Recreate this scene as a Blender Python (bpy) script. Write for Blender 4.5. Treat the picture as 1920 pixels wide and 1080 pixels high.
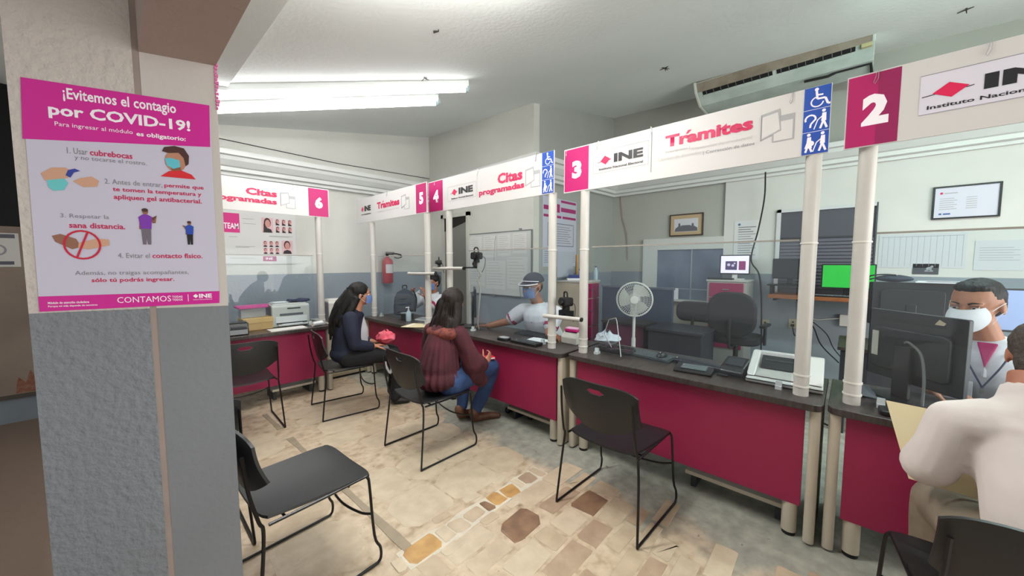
import bpy, bmesh, math, random
from mathutils import Vector, Matrix, Euler, noise
PI = math.pi
rad = math.radians
scn = bpy.context.scene
for o_ in list(bpy.data.objects): bpy.data.objects.remove(o_)
COL = scn.collection

# ------------------------------------------------------------------ camera, light, exposure
CAM_YAW, CAM_PITCH, CAM_H = 43.0, math.degrees(math.atan(48/680)), 1.46
cd = bpy.data.cameras.new('camera'); cam = bpy.data.objects.new('camera', cd); COL.objects.link(cam)
cam.location = (0, 0, CAM_H); cam.rotation_euler = (rad(90-CAM_PITCH), 0, rad(CAM_YAW-90))
cd.sensor_width = 36; cd.lens = 36*680/1920; cd.clip_start = 0.02
scn.camera = cam
scn.view_settings.view_transform = 'Standard'; scn.view_settings.look = 'None'
scn.view_settings.gamma = 1.0; scn.view_settings.exposure = 0.45
scn.view_settings.use_curve_mapping = False
wd = bpy.data.worlds.new('world'); scn.world = wd; wd.use_nodes = True
wd.node_tree.nodes['Background'].inputs[0].default_value = (0.95, 0.97, 1.0, 1)
wd.node_tree.nodes['Background'].inputs[1].default_value = 0.4
def area(name, loc, rot, sx, sy, power, col=(1, 1, 1)):
    l = bpy.data.lights.new(name, 'AREA'); l.shape = 'RECTANGLE'; l.size = sx; l.size_y = sy
    l.energy = power; l.color = col
    o = bpy.data.objects.new(name, l); COL.objects.link(o); o.location = loc; o.rotation_euler = rot
    return o
# daylight through the open front of the room, behind and to the left of the photographer
area('daylight_front', (2.2, -3.58, 1.5), (rad(90), 0, 0), 4.4, 2.3, 150, (1.0, .98, .95))
area('daylight_side', (-2.7, 1.2, 1.45), (rad(90), 0, rad(-90)), 4.5, 2.0, 8, (1.0, 0.98, .95))
CA, CB, CC = 2.676, 0.1937, 0.0437
def ceil_z(x, y): return CA + CB*x + CC*y
# fluorescent lamps' light (the lamps themselves are built further down)
T1A, T1B = Vector((2.478, 2.916, 0)), Vector((0.42, 4.18, 0))
T2A, T2B = Vector((2.490, 3.441, 0)), Vector((0.42, 4.78, 0))
def lamp_area(name, a, b, e, col=(1, 0.99, 0.97), drop=.14):
    m = (a+b)/2; d = b-a; L = d.length
    o = area(name, (m.x, m.y, ceil_z(m.x, m.y)-drop), (0, math.atan2(-(ceil_z(b.x, b.y)-ceil_z(a.x, a.y)), L), math.atan2(d.y, d.x)), L, .05, e, col)
    return o
lamp_area('tube_light', T1A, T1B, 12); lamp_area('tube_light', T2A, T2B, 9)
L5A, L5B = Vector((1.68, 1.20, 0)), Vector((.62, 1.80, 0))
lamp_area('tube_light', L5A, L5B, 18)  # added tube above the frame, there to brighten the ceiling
L3A, L3B = Vector((3.6, -1.6, 0)), Vector((3.6, -0.2, 0))
L4A, L4B = Vector((-0.5, -1.3, 0)), Vector((-0.5, .1, 0))
lamp_area('tube_light', L3A, L3B, 26, (.84, 1, .98))  # added unseen tube, tinted to turn the right ceiling cyan

# ------------------------------------------------------------------ materials
def srgb(h):
    if isinstance(h, str):
        h = h.lstrip('#'); c = [int(h[i:i+2], 16)/255 for i in (0, 2, 4)]
    else: c = list(h)
    return tuple((x/12.92 if x <= .04045 else ((x+.055)/1.055)**2.4) for x in c) + (1,)
MATS = {}
def mat(name, col, rough=.6, metal=0, var=.0, vscale=6, bump=0, bscale=60, emit=0, spec=None, col2=None, sheen=0, coat=0, stretch=None, alpha=1):
    if name in MATS: return MATS[name]
    m = bpy.data.materials.new(name); m.use_nodes = True; nt = m.node_tree; b = nt.nodes['Principled BSDF']
    c = srgb(col); b.inputs['Base Color'].default_value = c
    b.inputs['Roughness'].default_value = rough; b.inputs['Metallic'].default_value = metal
    if spec is not None: b.inputs['Specular IOR Level'].default_value = spec
    if coat: b.inputs['Coat Weight'].default_value = coat
    if sheen: b.inputs['Sheen Weight'].default_value = sheen
    tc = nt.nodes.new('ShaderNodeTexCoord')
    vec = tc.outputs['Object']
    if stretch:
        mp = nt.nodes.new('ShaderNodeMapping'); mp.inputs['Scale'].default_value = stretch
        nt.links.new(vec, mp.inputs[0]); vec = mp.outputs[0]
    if var or col2:
        n = nt.nodes.new('ShaderNodeTexNoise'); n.inputs['Scale'].default_value = vscale; n.inputs['Detail'].default_value = 5
        r = nt.nodes.new('ShaderNodeValToRGB'); r.color_ramp.elements[0].position = .35; r.color_ramp.elements[1].position = .68
        c2 = srgb(col2) if col2 else tuple(x*(1-var) for x in c[:3])+(1,)
        r.color_ramp.elements[0].color = c2; r.color_ramp.elements[1].color = c
        nt.links.new(vec, n.inputs['Vector']); nt.links.new(n.outputs[0], r.inputs[0]); nt.links.new(r.outputs[0], b.inputs['Base Color'])
    if bump:
        n2 = nt.nodes.new('ShaderNodeTexNoise'); n2.inputs['Scale'].default_value = bscale; n2.inputs['Detail'].default_value = 4
        bp = nt.nodes.new('ShaderNodeBump'); bp.inputs['Strength'].default_value = bump; bp.inputs['Distance'].default_value = .01
        nt.links.new(vec, n2.inputs['Vector']); nt.links.new(n2.outputs[0], bp.inputs['Height']); nt.links.new(bp.outputs[0], b.inputs['Normal'])
    if emit:
        b.inputs['Emission Color'].default_value = c; b.inputs['Emission Strength'].default_value = emit
    MATS[name] = m; return m
def plain(name, col, rough=.5, **k): return mat(name, col, rough, **k)

def wall_mat(name, top, low, split=1.31, bump=.25, rough=.75):
    m = bpy.data.materials.new(name); m.use_nodes = True; nt = m.node_tree; b = nt.nodes['Principled BSDF']
    g = nt.nodes.new('ShaderNodeNewGeometry'); sp = nt.nodes.new('ShaderNodeSeparateXYZ'); nt.links.new(g.outputs['Position'], sp.inputs[0])
    n = nt.nodes.new('ShaderNodeTexNoise'); n.inputs['Scale'].default_value = 1.6; n.inputs['Detail'].default_value = 6
    nt.links.new(g.outputs['Position'], n.inputs['Vector'])
    cmp_ = nt.nodes.new('ShaderNodeMath'); cmp_.operation = 'GREATER_THAN'; cmp_.inputs[1].default_value = split
    ad = nt.nodes.new('ShaderNodeMath'); ad.operation = 'MULTIPLY_ADD'; ad.inputs[1].default_value = .012; nt.links.new(n.outputs[0], ad.inputs[0]); nt.links.new(sp.outputs[2], ad.inputs[2])
    nt.links.new(ad.outputs[0], cmp_.inputs[0])
    mx = nt.nodes.new('ShaderNodeMix'); mx.data_type = 'RGBA'; mx.inputs['A'].default_value = srgb(low); mx.inputs['B'].default_value = srgb(top)
    nt.links.new(cmp_.outputs[0], mx.inputs['Factor'])
    mr = nt.nodes.new('ShaderNodeMapRange'); mr.inputs['From Min'].default_value = .3; mr.inputs['From Max'].default_value = .75; mr.inputs['To Min'].default_value = .93; mr.inputs['To Max'].default_value = 1.03
    nt.links.new(n.outputs[0], mr.inputs[0])
    mm = nt.nodes.new('ShaderNodeVectorMath'); mm.operation = 'SCALE'; nt.links.new(mx.outputs['Result'], mm.inputs[0]); nt.links.new(mr.outputs[0], mm.inputs['Scale'])
    nt.links.new(mm.outputs[0], b.inputs['Base Color']); b.inputs['Roughness'].default_value = rough
    n2 = nt.nodes.new('ShaderNodeTexNoise'); n2.inputs['Scale'].default_value = 45; n2.inputs['Detail'].default_value = 3; nt.links.new(g.outputs['Position'], n2.inputs['Vector'])
    bp = nt.nodes.new('ShaderNodeBump'); bp.inputs['Strength'].default_value = bump; bp.inputs['Distance'].default_value = .012
    nt.links.new(n2.outputs[0], bp.inputs['Height']); nt.links.new(bp.outputs[0], b.inputs['Normal'])
    return m
def plexi_mat(name, tint=(.93, .96, .97), haze=.015, hcol=(.75, .8, .86)):
    m = bpy.data.materials.new(name); m.use_nodes = True; nt = m.node_tree; nt.nodes.clear()
    out = nt.nodes.new('ShaderNodeOutputMaterial'); tr = nt.nodes.new('ShaderNodeBsdfTransparent'); tr.inputs[0].default_value = tint+(1,)
    gl = nt.nodes.new('ShaderNodeBsdfGlossy'); gl.inputs['Roughness'].default_value = .0
    df = nt.nodes.new('ShaderNodeBsdfDiffuse'); df.inputs[0].default_value = hcol+(1,)
    f0 = nt.nodes.new('ShaderNodeFresnel'); f0.inputs[0].default_value = 1.45; gg = nt.nodes.new('ShaderNodeNewGeometry'); sb = nt.nodes.new('ShaderNodeMath'); sb.operation = 'SUBTRACT'; sb.inputs[0].default_value = 1; nt.links.new(gg.outputs['Backfacing'], sb.inputs[1]); fr = nt.nodes.new('ShaderNodeMath'); fr.operation = 'MULTIPLY'; nt.links.new(f0.outputs[0], fr.inputs[0]); nt.links.new(sb.outputs[0], fr.inputs[1])
    m1 = nt.nodes.new('ShaderNodeMixShader'); m1.inputs[0].default_value = haze; nt.links.new(tr.outputs[0], m1.inputs[1]); nt.links.new(df.outputs[0], m1.inputs[2])
    m2 = nt.nodes.new('ShaderNodeMixShader'); nt.links.new(fr.outputs[0], m2.inputs[0]); nt.links.new(m1.outputs[0], m2.inputs[1]); nt.links.new(gl.outputs[0], m2.inputs[2])
    nt.links.new(m2.outputs[0], out.inputs[0]); return m

# ------------------------------------------------------------------ mesh helpers
class MB:
    def __init__(s): s.v = []; s.f = []
    def add(s, vs, fs, M=None):
        n = len(s.v)
        s.v += [tuple(M @ Vector(p)) if M else tuple(p) for p in vs]
        s.f += [tuple(i+n for i in f) for f in fs]; return s
    def box(s, x0, y0, z0, x1, y1, z1, M=None):
        vs = [(x, y, z) for z in (z0, z1) for y in (y0, y1) for x in (x0, x1)]
        return s.add(vs, [(0, 2, 3, 1), (4, 5, 7, 6), (0, 1, 5, 4), (2, 6, 7, 3), (0, 4, 6, 2), (1, 3, 7, 5)], M)
    def prism(s, poly, a, b, axis='z', M=None):
        n = len(poly)
        if axis == 'z': vs = [(x, y, a) for x, y in poly]+[(x, y, b) for x, y in poly]
        elif axis == 'y': vs = [(x, a, y) for x, y in poly]+[(x, b, y) for x, y in poly]
        else: vs = [(a, x, y) for x, y in poly]+[(b, x, y) for x, y in poly]
        fs = [tuple(range(n-1, -1, -1)), tuple(range(n, 2*n))]+[(i, (i+1) % n, n+(i+1) % n, n+i) for i in range(n)]
        return s.add(vs, fs, M)
    def cyl(s, p0, p1, r0, r1=None, n=14, caps=True, M=None):
        r1 = r0 if r1 is None else r1
        p0, p1 = Vector(p0), Vector(p1); d = (p1-p0).normalized()
        u = d.orthogonal().normalized(); w = d.cross(u)
        vs = [p0+(u*math.cos(2*PI*i/n)+w*math.sin(2*PI*i/n))*r0 for i in range(n)]+[p1+(u*math.cos(2*PI*i/n)+w*math.sin(2*PI*i/n))*r1 for i in range(n)]
        fs = [(i, (i+1) % n, n+(i+1) % n, n+i) for i in range(n)]
        if caps: fs += [tuple(range(n-1, -1, -1)), tuple(range(n, 2*n))]
        return s.add(vs, fs, M)
    def tube(s, pts, r, n=8, M=None, r2=None):
        pts = [Vector(p) for p in pts]; k = len(pts); u = None; vs = []
        for i, p in enumerate(pts):
            d = (pts[min(i+1, k-1)]-pts[max(i-1, 0)]).normalized()
            if u is None: u = d.orthogonal().normalized()
            else: u = (u-d*u.dot(d)).normalized()
            w = d.cross(u); rr = r if r2 is None else r+(r2-r)*i/(k-1)
            vs += [p+(u*math.cos(2*PI*j/n)+w*math.sin(2*PI*j/n))*rr for j in range(n)]
        fs = [(i*n+j, i*n+(j+1) % n, (i+1)*n+(j+1) % n, (i+1)*n+j) for i in range(k-1) for j in range(n)]
        fs += [tuple(range(n-1, -1, -1)), tuple(range((k-1)*n, k*n))]
        return s.add(vs, fs, M)
    def ball(s, c, r, seg=14, rings=9, M=None):
        rx, ry, rz = (r, r, r) if not hasattr(r, '__len__') else r
        vs = [(c[0], c[1], c[2]-rz)]
        for i in range(1, rings):
            t = PI*i/rings
            vs += [(c[0]+rx*math.sin(t)*math.cos(2*PI*j/seg), c[1]+ry*math.sin(t)*math.sin(2*PI*j/seg), c[2]-rz*math.cos(t)) for j in range(seg)]
        vs.append((c[0], c[1], c[2]+rz)); L = len(vs)-1
        fs = [(0, 1+(j+1) % seg, 1+j) for j in range(seg)]
        for i in range(rings-2):
            a = 1+i*seg; b = a+seg
            fs += [(a+j, a+(j+1) % seg, b+(j+1) % seg, b+j) for j in range(seg)]
        a = 1+(rings-2)*seg; fs += [(a+j, a+(j+1) % seg, L) for j in range(seg)]
        return s.add(vs, fs, M)
    def lathe(s, prof, n=20, M=None):
        k = len(prof); vs = [(r*math.cos(2*PI*j/n), r*math.sin(2*PI*j/n), z) for r, z in prof for j in range(n)]
        fs = [(i*n+j, i*n+(j+1) % n, (i+1)*n+(j+1) % n, (i+1)*n+j) for i in range(k-1) for j in range(n)]
        fs += [tuple(range(n-1, -1, -1)), tuple(range((k-1)*n, k*n))]
        return s.add(vs, fs, M)
    def grid(s, fn, nu, nv, thick=0, M=None):
        """surface fn(u,v)->point, optionally given a thickness along -normal"""
        P = [[Vector(fn(i/nu, j/nv)) for i in range(nu+1)] for j in range(nv+1)]
        W = nu+1; vs = [p for row in P for p in row]
        fs = [(j*W+i, j*W+i+1, (j+1)*W+i+1, (j+1)*W+i) for j in range(nv) for i in range(nu)]
        if thick:
            N = []
            for j in range(nv+1):
                for i in range(nu+1):
                    a = P[j][min(i+1, nu)]-P[j][max(i-1, 0)]; b = P[min(j+1, nv)][i]-P[max(j-1, 0)][i]
                    c = a.cross(b); N.append(c.normalized() if c.length > 1e-9 else Vector((0, 0, 1)))
            off = len(vs); vs += [v-n_*thick for v, n_ in zip(vs, N)]
            fs += [tuple(reversed([i+off for i in f])) for f in fs]
            ring = [i for i in range(W)]+[j*W+nu for j in range(1, nv+1)]+[nv*W+i for i in range(nu-1, -1, -1)]+[j*W for j in range(nv-1, 0, -1)]
            for a, b in zip(ring, ring[1:]+ring[:1]): fs.append((b, a, a+off, b+off))
        return s.add(vs, fs, M)

def rrect(w, h, r, n=4, cx=0, cy=0):
    pts = []
    for qx, qy, a0 in ((1, 1, 0), (-1, 1, 90), (-1, -1, 180), (1, -1, 270)):
        for i in range(n+1):
            a = rad(a0+90*i/n); pts.append((cx+qx*(w/2-r)+r*math.cos(a), cy+qy*(h/2-r)+r*math.sin(a)))
    return pts
def obj(name, mb, m, parent=None, bevel=0, smooth=False, world=False, kind=None, label=None):
    me = bpy.data.meshes.new(name)
    vs = mb.v
    if world and parent is not None:
        chain = Matrix.Identity(4); q = parent
        while q is not None:
            chain = q.matrix_basis @ chain; q = q.parent
        inv = chain.inverted(); vs = [tuple(inv @ Vector(p)) for p in vs]
    me.from_pydata(vs, [], mb.f); me.update()
    bm = bmesh.new(); bm.from_mesh(me); bmesh.ops.recalc_face_normals(bm, faces=bm.faces); bm.to_mesh(me); bm.free()
    me.materials.append(m)
    if smooth:
        for p in me.polygons: p.use_smooth = True
        me.set_sharp_from_angle(angle=rad(40))
    o = bpy.data.objects.new(name, me); COL.objects.link(o)
    if parent is not None: o.parent = parent
    if bevel:
        b = o.modifiers.new('bevel', 'BEVEL'); b.width = bevel; b.segments = 2; b.limit_method = 'ANGLE'; b.angle_limit = rad(40)
    if kind: o['kind'] = kind
    if label: o['label'] = label
    return o
def tag(o, label, cat, group=None):
    o['label'] = label; o['category'] = cat
    if group: o['group'] = group
    return o
def thing(name, label, cat, loc=(0, 0, 0), rz=0, group=None):
    o = bpy.data.objects.new(name, None); COL.objects.link(o); o.empty_display_size = .1
    o.location = loc; o.rotation_euler = (0, 0, rad(rz)); bpy.context.view_layer.update
    o.matrix_basis = Matrix.Translation(loc) @ Matrix.Rotation(rad(rz), 4, 'Z')
    return tag(o, label, cat, group)
def dup(root, loc, rz, label=None, group=None):
    r = root.copy(); COL.objects.link(r)
    r.matrix_basis = Matrix.Translation(loc) @ Matrix.Rotation(rad(rz), 4, 'Z')
    if label: r['label'] = label
    if group: r['group'] = group
    for ch in list(root.children):
        c = ch.copy(); COL.objects.link(c); c.parent = r
        for g in list(ch.children):
            d = g.copy(); COL.objects.link(d); d.parent = c
    return r
def struct(name, mb, m, bevel=0, smooth=False):
    return obj(name, mb, m, None, bevel, smooth, kind='structure')
_txt = {}
def text(body, box, m, parent, y=-.0006, bold=0, name='lettering', depth=.0006, shear=0, align=None):
    """lettering fitted to box (x0,z0,x1,z1) on the parent's local XZ plane, facing local -Y"""
    cu = bpy.data.curves.new('t', 'FONT'); cu.body = body; cu.size = 1; cu.offset = bold; cu.resolution_u = 2; cu.shear = shear
    cu.fill_mode = 'BOTH'
    to = bpy.data.objects.new('t', cu); me = bpy.data.meshes.new_from_object(to)
    bpy.data.objects.remove(to); bpy.data.curves.remove(cu)
    xs = [v.co.x for v in me.vertices]; ys = [v.co.y for v in me.vertices]
    x0, z0, x1, z1 = box; a, b, c, d = min(xs), max(xs), min(ys), max(ys)
    sx = (x1-x0)/(b-a); sz = (z1-z0)/(d-c)
    if align is not None:
        sx = min(sx, sz*1.15)
        x0 = {'L': x0, 'C': (x0+x1)/2-sx*(b-a)/2, 'R': x1-sx*(b-a)}[align]
    for v in me.vertices: v.co = (x0+(v.co.x-a)*sx, y, z0+(v.co.y-c)*sz)
    me.materials.clear(); me.materials.append(m)
    o = bpy.data.objects.new(name, me); COL.objects.link(o); o.parent = parent
    return o
def flat(name, polys, m, parent, y=-.0005, t=.0004, label=None, smooth=False):
    mb = MB()
    for p in polys: mb.prism(p, y-t, y, 'y')
    return obj(name, mb, m, parent, label=label)
def circ(cx, cy, r, n=16, ry=None): return [(cx+r*math.cos(2*PI*i/n), cy+(ry or r)*math.sin(2*PI*i/n)) for i in range(n)]
def rc(x0, z0, x1, z1): return [(x0, z0), (x1, z0), (x1, z1), (x0, z1)]
def thick_line(pts, w):
    out = []
    for (ax, ay), (bx, by) in zip(pts, pts[1:]):
        dx, dy = bx-ax, by-ay; L = math.hypot(dx, dy) or 1; nx, ny = -dy/L*w/2, dx/L*w/2
        out.append([(ax+nx, ay+ny), (ax-nx, ay-ny), (bx-nx, by-ny), (bx+nx, by+ny)])
    return out
def bez(p0, p1, p2, p3, n=12):
    p0, p1, p2, p3 = map(Vector, (p0, p1, p2, p3)); o = []
    for i in range(n+1):
        t = i/n; o.append(p0*(1-t)**3+p1*3*t*(1-t)**2+p2*3*t*t*(1-t)+p3*t**3)
    return o
def cat(pts, n=6):
    """smooth curve through points"""
    P = [Vector(p) for p in pts]; P = [P[0]*2-P[1]]+P+[P[-1]*2-P[-2]]; o = []
    for i in range(1, len(P)-2):
        for k in range(n):
            t = k/n; a, b, c, d = P[i-1:i+3]
            o.append(.5*((2*b)+(c-a)*t+(2*a-5*b+4*c-d)*t*t+(3*b-a-3*c+d)*t**3))
    o.append(P[-2]); return o
def Tm(x, y, z, rx=0, ry=0, rz=0): return Matrix.Translation((x, y, z)) @ Euler((rad(rx), rad(ry), rad(rz))).to_matrix().to_4x4()

# palette
WHITE = plain('white_board', '#cac8c6', .45); MAG = plain('magenta_print', '#b01463', .4); MAGP = plain('magenta_poster', '#c8218f', .45)
DMAG = plain('dark_magenta_print', '#8d1450', .4); INK = plain('black_ink', '#16161c', .5); GINK = plain('grey_ink', '#7c7c80', .6); BLUEP = plain('blue_print', '#1e4aa3', .4)
LWHITE = plain('white_lettering', '#efeaf0', .5); RINK = plain('crimson_ink', '#c11250', .5); LGREY = plain('pale_grey_print', '#a2a2a4', .5)
PVC = mat('cream_pvc', '#c0bdb7', .38, var=.06, vscale=9); CREAM = mat('cream_metal', '#b9b09f', .45, var=.08, vscale=5)
PANEL = mat('magenta_laminate', '#8c1240', .55, var=.10, vscale=2.5, bump=.05, bscale=200)
TOPM = mat('dark_wood_top', '#463d3a', .34, col2='#2b2524', vscale=14, stretch=(4, .6, 1)); EDGE = plain('dark_edge_band', '#2a2220', .4)
BLK = plain('black_plastic', '#141416', .42); BLK2 = plain('black_matt', '#0e0e10', .7); DGREY = plain('dark_grey_plastic', '#2c2f33', .45)
CHAIRP = mat('black_chair_plastic', '#191b1e', .36, bump=.12, bscale=500); STEELB = plain('black_steel', '#121214', .35, metal=.3)
BEIGE = plain('printer_beige', '#c3c1b9', .5); LBEIGE = plain('printer_pale', '#d8d6d2', .45); GREYP = plain('grey_plastic', '#8d9094', .5)
PAPER = plain('paper', '#dfdfe2', .8); METAL = plain('bright_metal', '#c0c0c4', .25, metal=1); CABLE = plain('cable_black', '#101010', .6)
PLEXI = plexi_mat('clear_acrylic'); PLEXE = plain('acrylic_edge', '#b9c0c2', .25); PLEXT = plain('acrylic_top_strip', '#938e87', .35)
# ------------------------------------------------------------------ the room
YW, X1, X2, YS = 5.55, 3.8, 6.0, 3.15
WGREY = wall_mat('grey_painted_wall', '#a9aaa2', '#858e97', 1.31, .08); WWHITE = wall_mat('white_painted_wall', '#cfcfca', '#8a939b', 1.31, .08)
WLEFT = wall_mat('left_painted_wall', '#cfcfc9', '#8b959f', 1.31)
PILM = wall_mat('pillar_rough_paint', '#c4bcb6', '#7b7f85', 1.313, .7); PILS = wall_mat('pillar_smooth_paint', '#c4bdb8', '#7b7e83', 1.313, .12)
CEILM = mat('ceiling_paint', '#e9eeec', .8, var=.05, vscale=1.2, bump=.3, bscale=30)
BEAMM = mat('beam_shaded_brown', '#a8978e', .85, var=.06, vscale=2, bump=.2, bscale=40)  # shade on the beam's underside is put into this brown
MOULD = mat('cornice_paint', '#d4d6d4', .5, var=.03)

def floor_material():
    m = bpy.data.materials.new('floor_mortar'); m.use_nodes = True; nt = m.node_tree; b = nt.nodes['Principled BSDF']
    g = nt.nodes.new('ShaderNodeNewGeometry'); sp = nt.nodes.new('ShaderNodeSeparateXYZ'); nt.links.new(g.outputs['Position'], sp.inputs[0])
    n1 = nt.nodes.new('ShaderNodeTexNoise'); n1.inputs['Scale'].default_value = 2.2; n1.inputs['Detail'].default_value = 8; nt.links.new(g.outputs['Position'], n1.inputs['Vector'])
    n2 = nt.nodes.new('ShaderNodeTexNoise'); n2.inputs['Scale'].default_value = 14; n2.inputs['Detail'].default_value = 6; nt.links.new(g.outputs['Position'], n2.inputs['Vector'])
    r1 = nt.nodes.new('ShaderNodeValToRGB'); e = r1.color_ramp.elements; e[0].position = .30; e[0].color = srgb('#9d876c'); e[1].position = .68; e[1].color = srgb('#ccbaa2')
    k = e.new(.5); k.color = srgb('#beab92'); nt.links.new(n2.outputs[0], r1.inputs[0])
    r2 = nt.nodes.new('ShaderNodeValToRGB'); e = r2.color_ramp.elements; e[0].position = .3; e[0].color = srgb('#83857c'); e[1].position = .7; e[1].color = srgb('#a5a599'); nt.links.new(n2.outputs[0], r2.inputs[0])
    # worn grey cement band beside the counters: x + noise > ~1.95
    ma = nt.nodes.new('ShaderNodeMath'); ma.operation = 'MULTIPLY_ADD'; ma.inputs[1].default_value = .9; nt.links.new(n1.outputs[0], ma.inputs[0]); nt.links.new(sp.outputs[0], ma.inputs[2])
    mr = nt.nodes.new('ShaderNodeMapRange'); mr.inputs['From Min'].default_value = 2.33; mr.inputs['From Max'].default_value = 2.48; nt.links.new(ma.outputs[0], mr.inputs[0])
    mx = nt.nodes.new('ShaderNodeMix'); mx.data_type = 'RGBA'; nt.links.new(mr.outputs[0], mx.inputs['Factor']); nt.links.new(r1.outputs[0], mx.inputs['A']); nt.links.new(r2.outputs[0], mx.inputs['B'])
    # brown earthy floor beyond the pillar, x < -0.3
    mr2 = nt.nodes.new('ShaderNodeMapRange'); mr2.inputs['From Min'].default_value = .05; mr2.inputs['From Max'].default_value = -.35; nt.links.new(sp.outputs[0], mr2.inputs[0])
    mx2 = nt.nodes.new('ShaderNodeMix'); mx2.data_type = 'RGBA'; mx2.inputs['B'].default_value = srgb('#6d5c50'); nt.links.new(mr2.outputs[0], mx2.inputs['Factor']); nt.links.new(mx.outputs['Result'], mx2.inputs['A'])
    # dirt specks
    vz = nt.nodes.new('ShaderNodeTexNoise'); vz.inputs['Scale'].default_value = 22; vz.inputs['Detail'].default_value = 2; nt.links.new(g.outputs['Position'], vz.inputs['Vector'])
    mr3 = nt.nodes.new('ShaderNodeMapRange'); mr3.inputs['From Min'].default_value = .70; mr3.inputs['From Max'].default_value = .76; mr3.inputs['To Max'].default_value = .7; nt.links.new(vz.outputs[0], mr3.inputs[0])
    mx3 = nt.nodes.new('ShaderNodeMix'); mx3.data_type = 'RGBA'; mx3.inputs['B'].default_value = srgb('#5c4a40'); nt.links.new(mr3.outputs[0], mx3.inputs['Factor']); nt.links.new(mx2.outputs['Result'], mx3.inputs['A'])
    nt.links.new(mx3.outputs['Result'], b.inputs['Base Color']); b.inputs['Roughness'].default_value = .55
    bp = nt.nodes.new('ShaderNodeBump'); bp.inputs['Strength'].default_value = .25; bp.inputs['Distance'].default_value = .01; nt.links.new(n2.outputs[0], bp.inputs['Height']); nt.links.new(bp.outputs[0], b.inputs['Normal'])
    return m
floor = struct('floor', MB().box(-2.6, -3.6, -.12, 6.1, 5.7, 0), floor_material())

def stone_mat(name, a, b_, r=.5):
    return mat(name, a, r, col2=b_, vscale=11, bump=.3, bscale=35)
STN = [stone_mat('stone_cream', '#c8b79e', '#b7a58d'), stone_mat('stone_sand', '#c0ad94', '#af9c83'), stone_mat('stone_pale', '#ccbca3', '#bbab93'),
       stone_mat('stone_tan', '#b09a82', '#9f8871'), stone_mat('stone_brown', '#8f7055', '#745844'), stone_mat('stone_ochre', '#c39a5f', '#a67d4b'), stone_mat('stone_mauve', '#ab937c', '#98806b')]
GROUT = mat('white_grout', '#d2c9b8', .7, var=.12, vscale=20)
rng = random.Random(7)
def stone(x0, y0, x1, y1, m, h=.004, jit=.012, n=8):
    cx, cy, a, b_ = (x0+x1)/2, (y0+y1)/2, (x1-x0)/2, (y1-y0)/2
    pts = []
    ch_ = min(a, b_)*(.18 if n == 8 else .42)
    for qx, qy in ((1, 1), (-1, 1), (-1, -1), (1, -1)):
        e = [(cx+qx*a, cy+qy*(b_-ch_*rng.uniform(.5, 1.3))), (cx+qx*(a-ch_*rng.uniform(.5, 1.3)), cy+qy*b_)]
        if qx*qy < 0: e.reverse()
        pts += [(px_+rng.uniform(-jit, jit)*.6, py_+rng.uniform(-jit, jit)*.6) for px_, py_ in e]
    mb = MB(); N = len(pts); top = [(cx+(x-cx)*.93, cy+(y-cy)*.93, h) for x, y in pts]
    mb.add([(x, y, -.002) for x, y in pts]+[(x, y, h*.6) for x, y in pts]+top, [tuple(range(N-1, -1, -1))]+[(i, (i+1) % N, N+(i+1) % N, N+i) for i in range(N)]+[(N+i, N+(i+1) % N, 2*N+(i+1) % N, 2*N+i) for i in range(N)]+[tuple(range(2*N, 3*N))])
    return obj('stone', mb, m, floor)
# rows of laid rectangular stones in the near floor
y = -1.05
while y < 1.38:
    h = rng.uniform(.10, .17); x = .25+rng.uniform(-.2, .1)
    while x < 2.02:
        w = rng.uniform(.12, .30)
        if rng.random() < .86 and not (1.28 < x+w/2 < 1.62 and 1.15 < y+h/2 < 1.4):
            r = rng.random(); k = 0 if r < .32 else 1 if r < .58 else 2 if r < .80 else 3 if r < .90 else 6 if r < .965 else 4
            stone(x, y, x+w-.02, y+h-.02, STN[k], rng.uniform(.0016, .0038), .014)
        x += w
    y += h
stone(1.325, 1.20, 1.56, 1.36, STN[4], .005, .012, 10)
# irregular coloured stones set in white grout, in a row across the floor
band = MB(); pts = [(.86+i*.098, 1.455+rng.uniform(-.012, .012)) for i in range(12)]+[(.86+i*.098, 1.60+rng.uniform(-.02, .02)) for i in range(11, -1, -1)]
band.prism(pts, -.001, .0018); obj('grout_bed', band, GROUT, floor)
x = .80; sy = 0
for w, k in ((.07, 2), (.20, 5), (.07, 2), (.10, 0), (.13, 1), (.06, 4), (.10, 5), (.12, 5), (.06, 2), (.11, 6), (.07, 1)):
    stone(x+.006, 1.462+rng.uniform(0, .03), x+w-.004, 1.598-rng.uniform(0, .035), STN[k], .005, .013, 9); x += w+.004
for (a, b_) in ((1.02, 1.395), (1.30, 1.41), (1.5, 1.40), (1.12, 1.62), (1.35, 1.63), (1.6, 1.63)):
    stone(a, b_, a+.11, b_+.06, STN[rng.choice([1, 2, 3, 6])], .004, .006, 7)
# large worn slabs beyond the row
y = 1.68
while y < 4.0:
    h = rng.uniform(.22, .36); x = 1.02+rng.uniform(-.1, .1)
    while x < 1.95:
        w = rng.uniform(.25, .45)
        if rng.random() < .8 and x+w < 2.05: stone(x, y, x+w-.015, y+h-.015, STN[rng.choice([0, 2, 0, 1, 2])], .0015, .014, 10)
        x += w
    y += h
for (a, b_, c, d) in ((.42, 1.72, .80, 2.10), (.40, 2.13, .80, 2.6), (.42, 2.64, .8, 3.1), (.34, 3.14, .8, 3.6), (.3, 1.2, .6, 1.6)):
    stone(a, b_, c, d, STN[rng.choice([0, 2, 1])], .0015, .015, 10)
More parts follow.
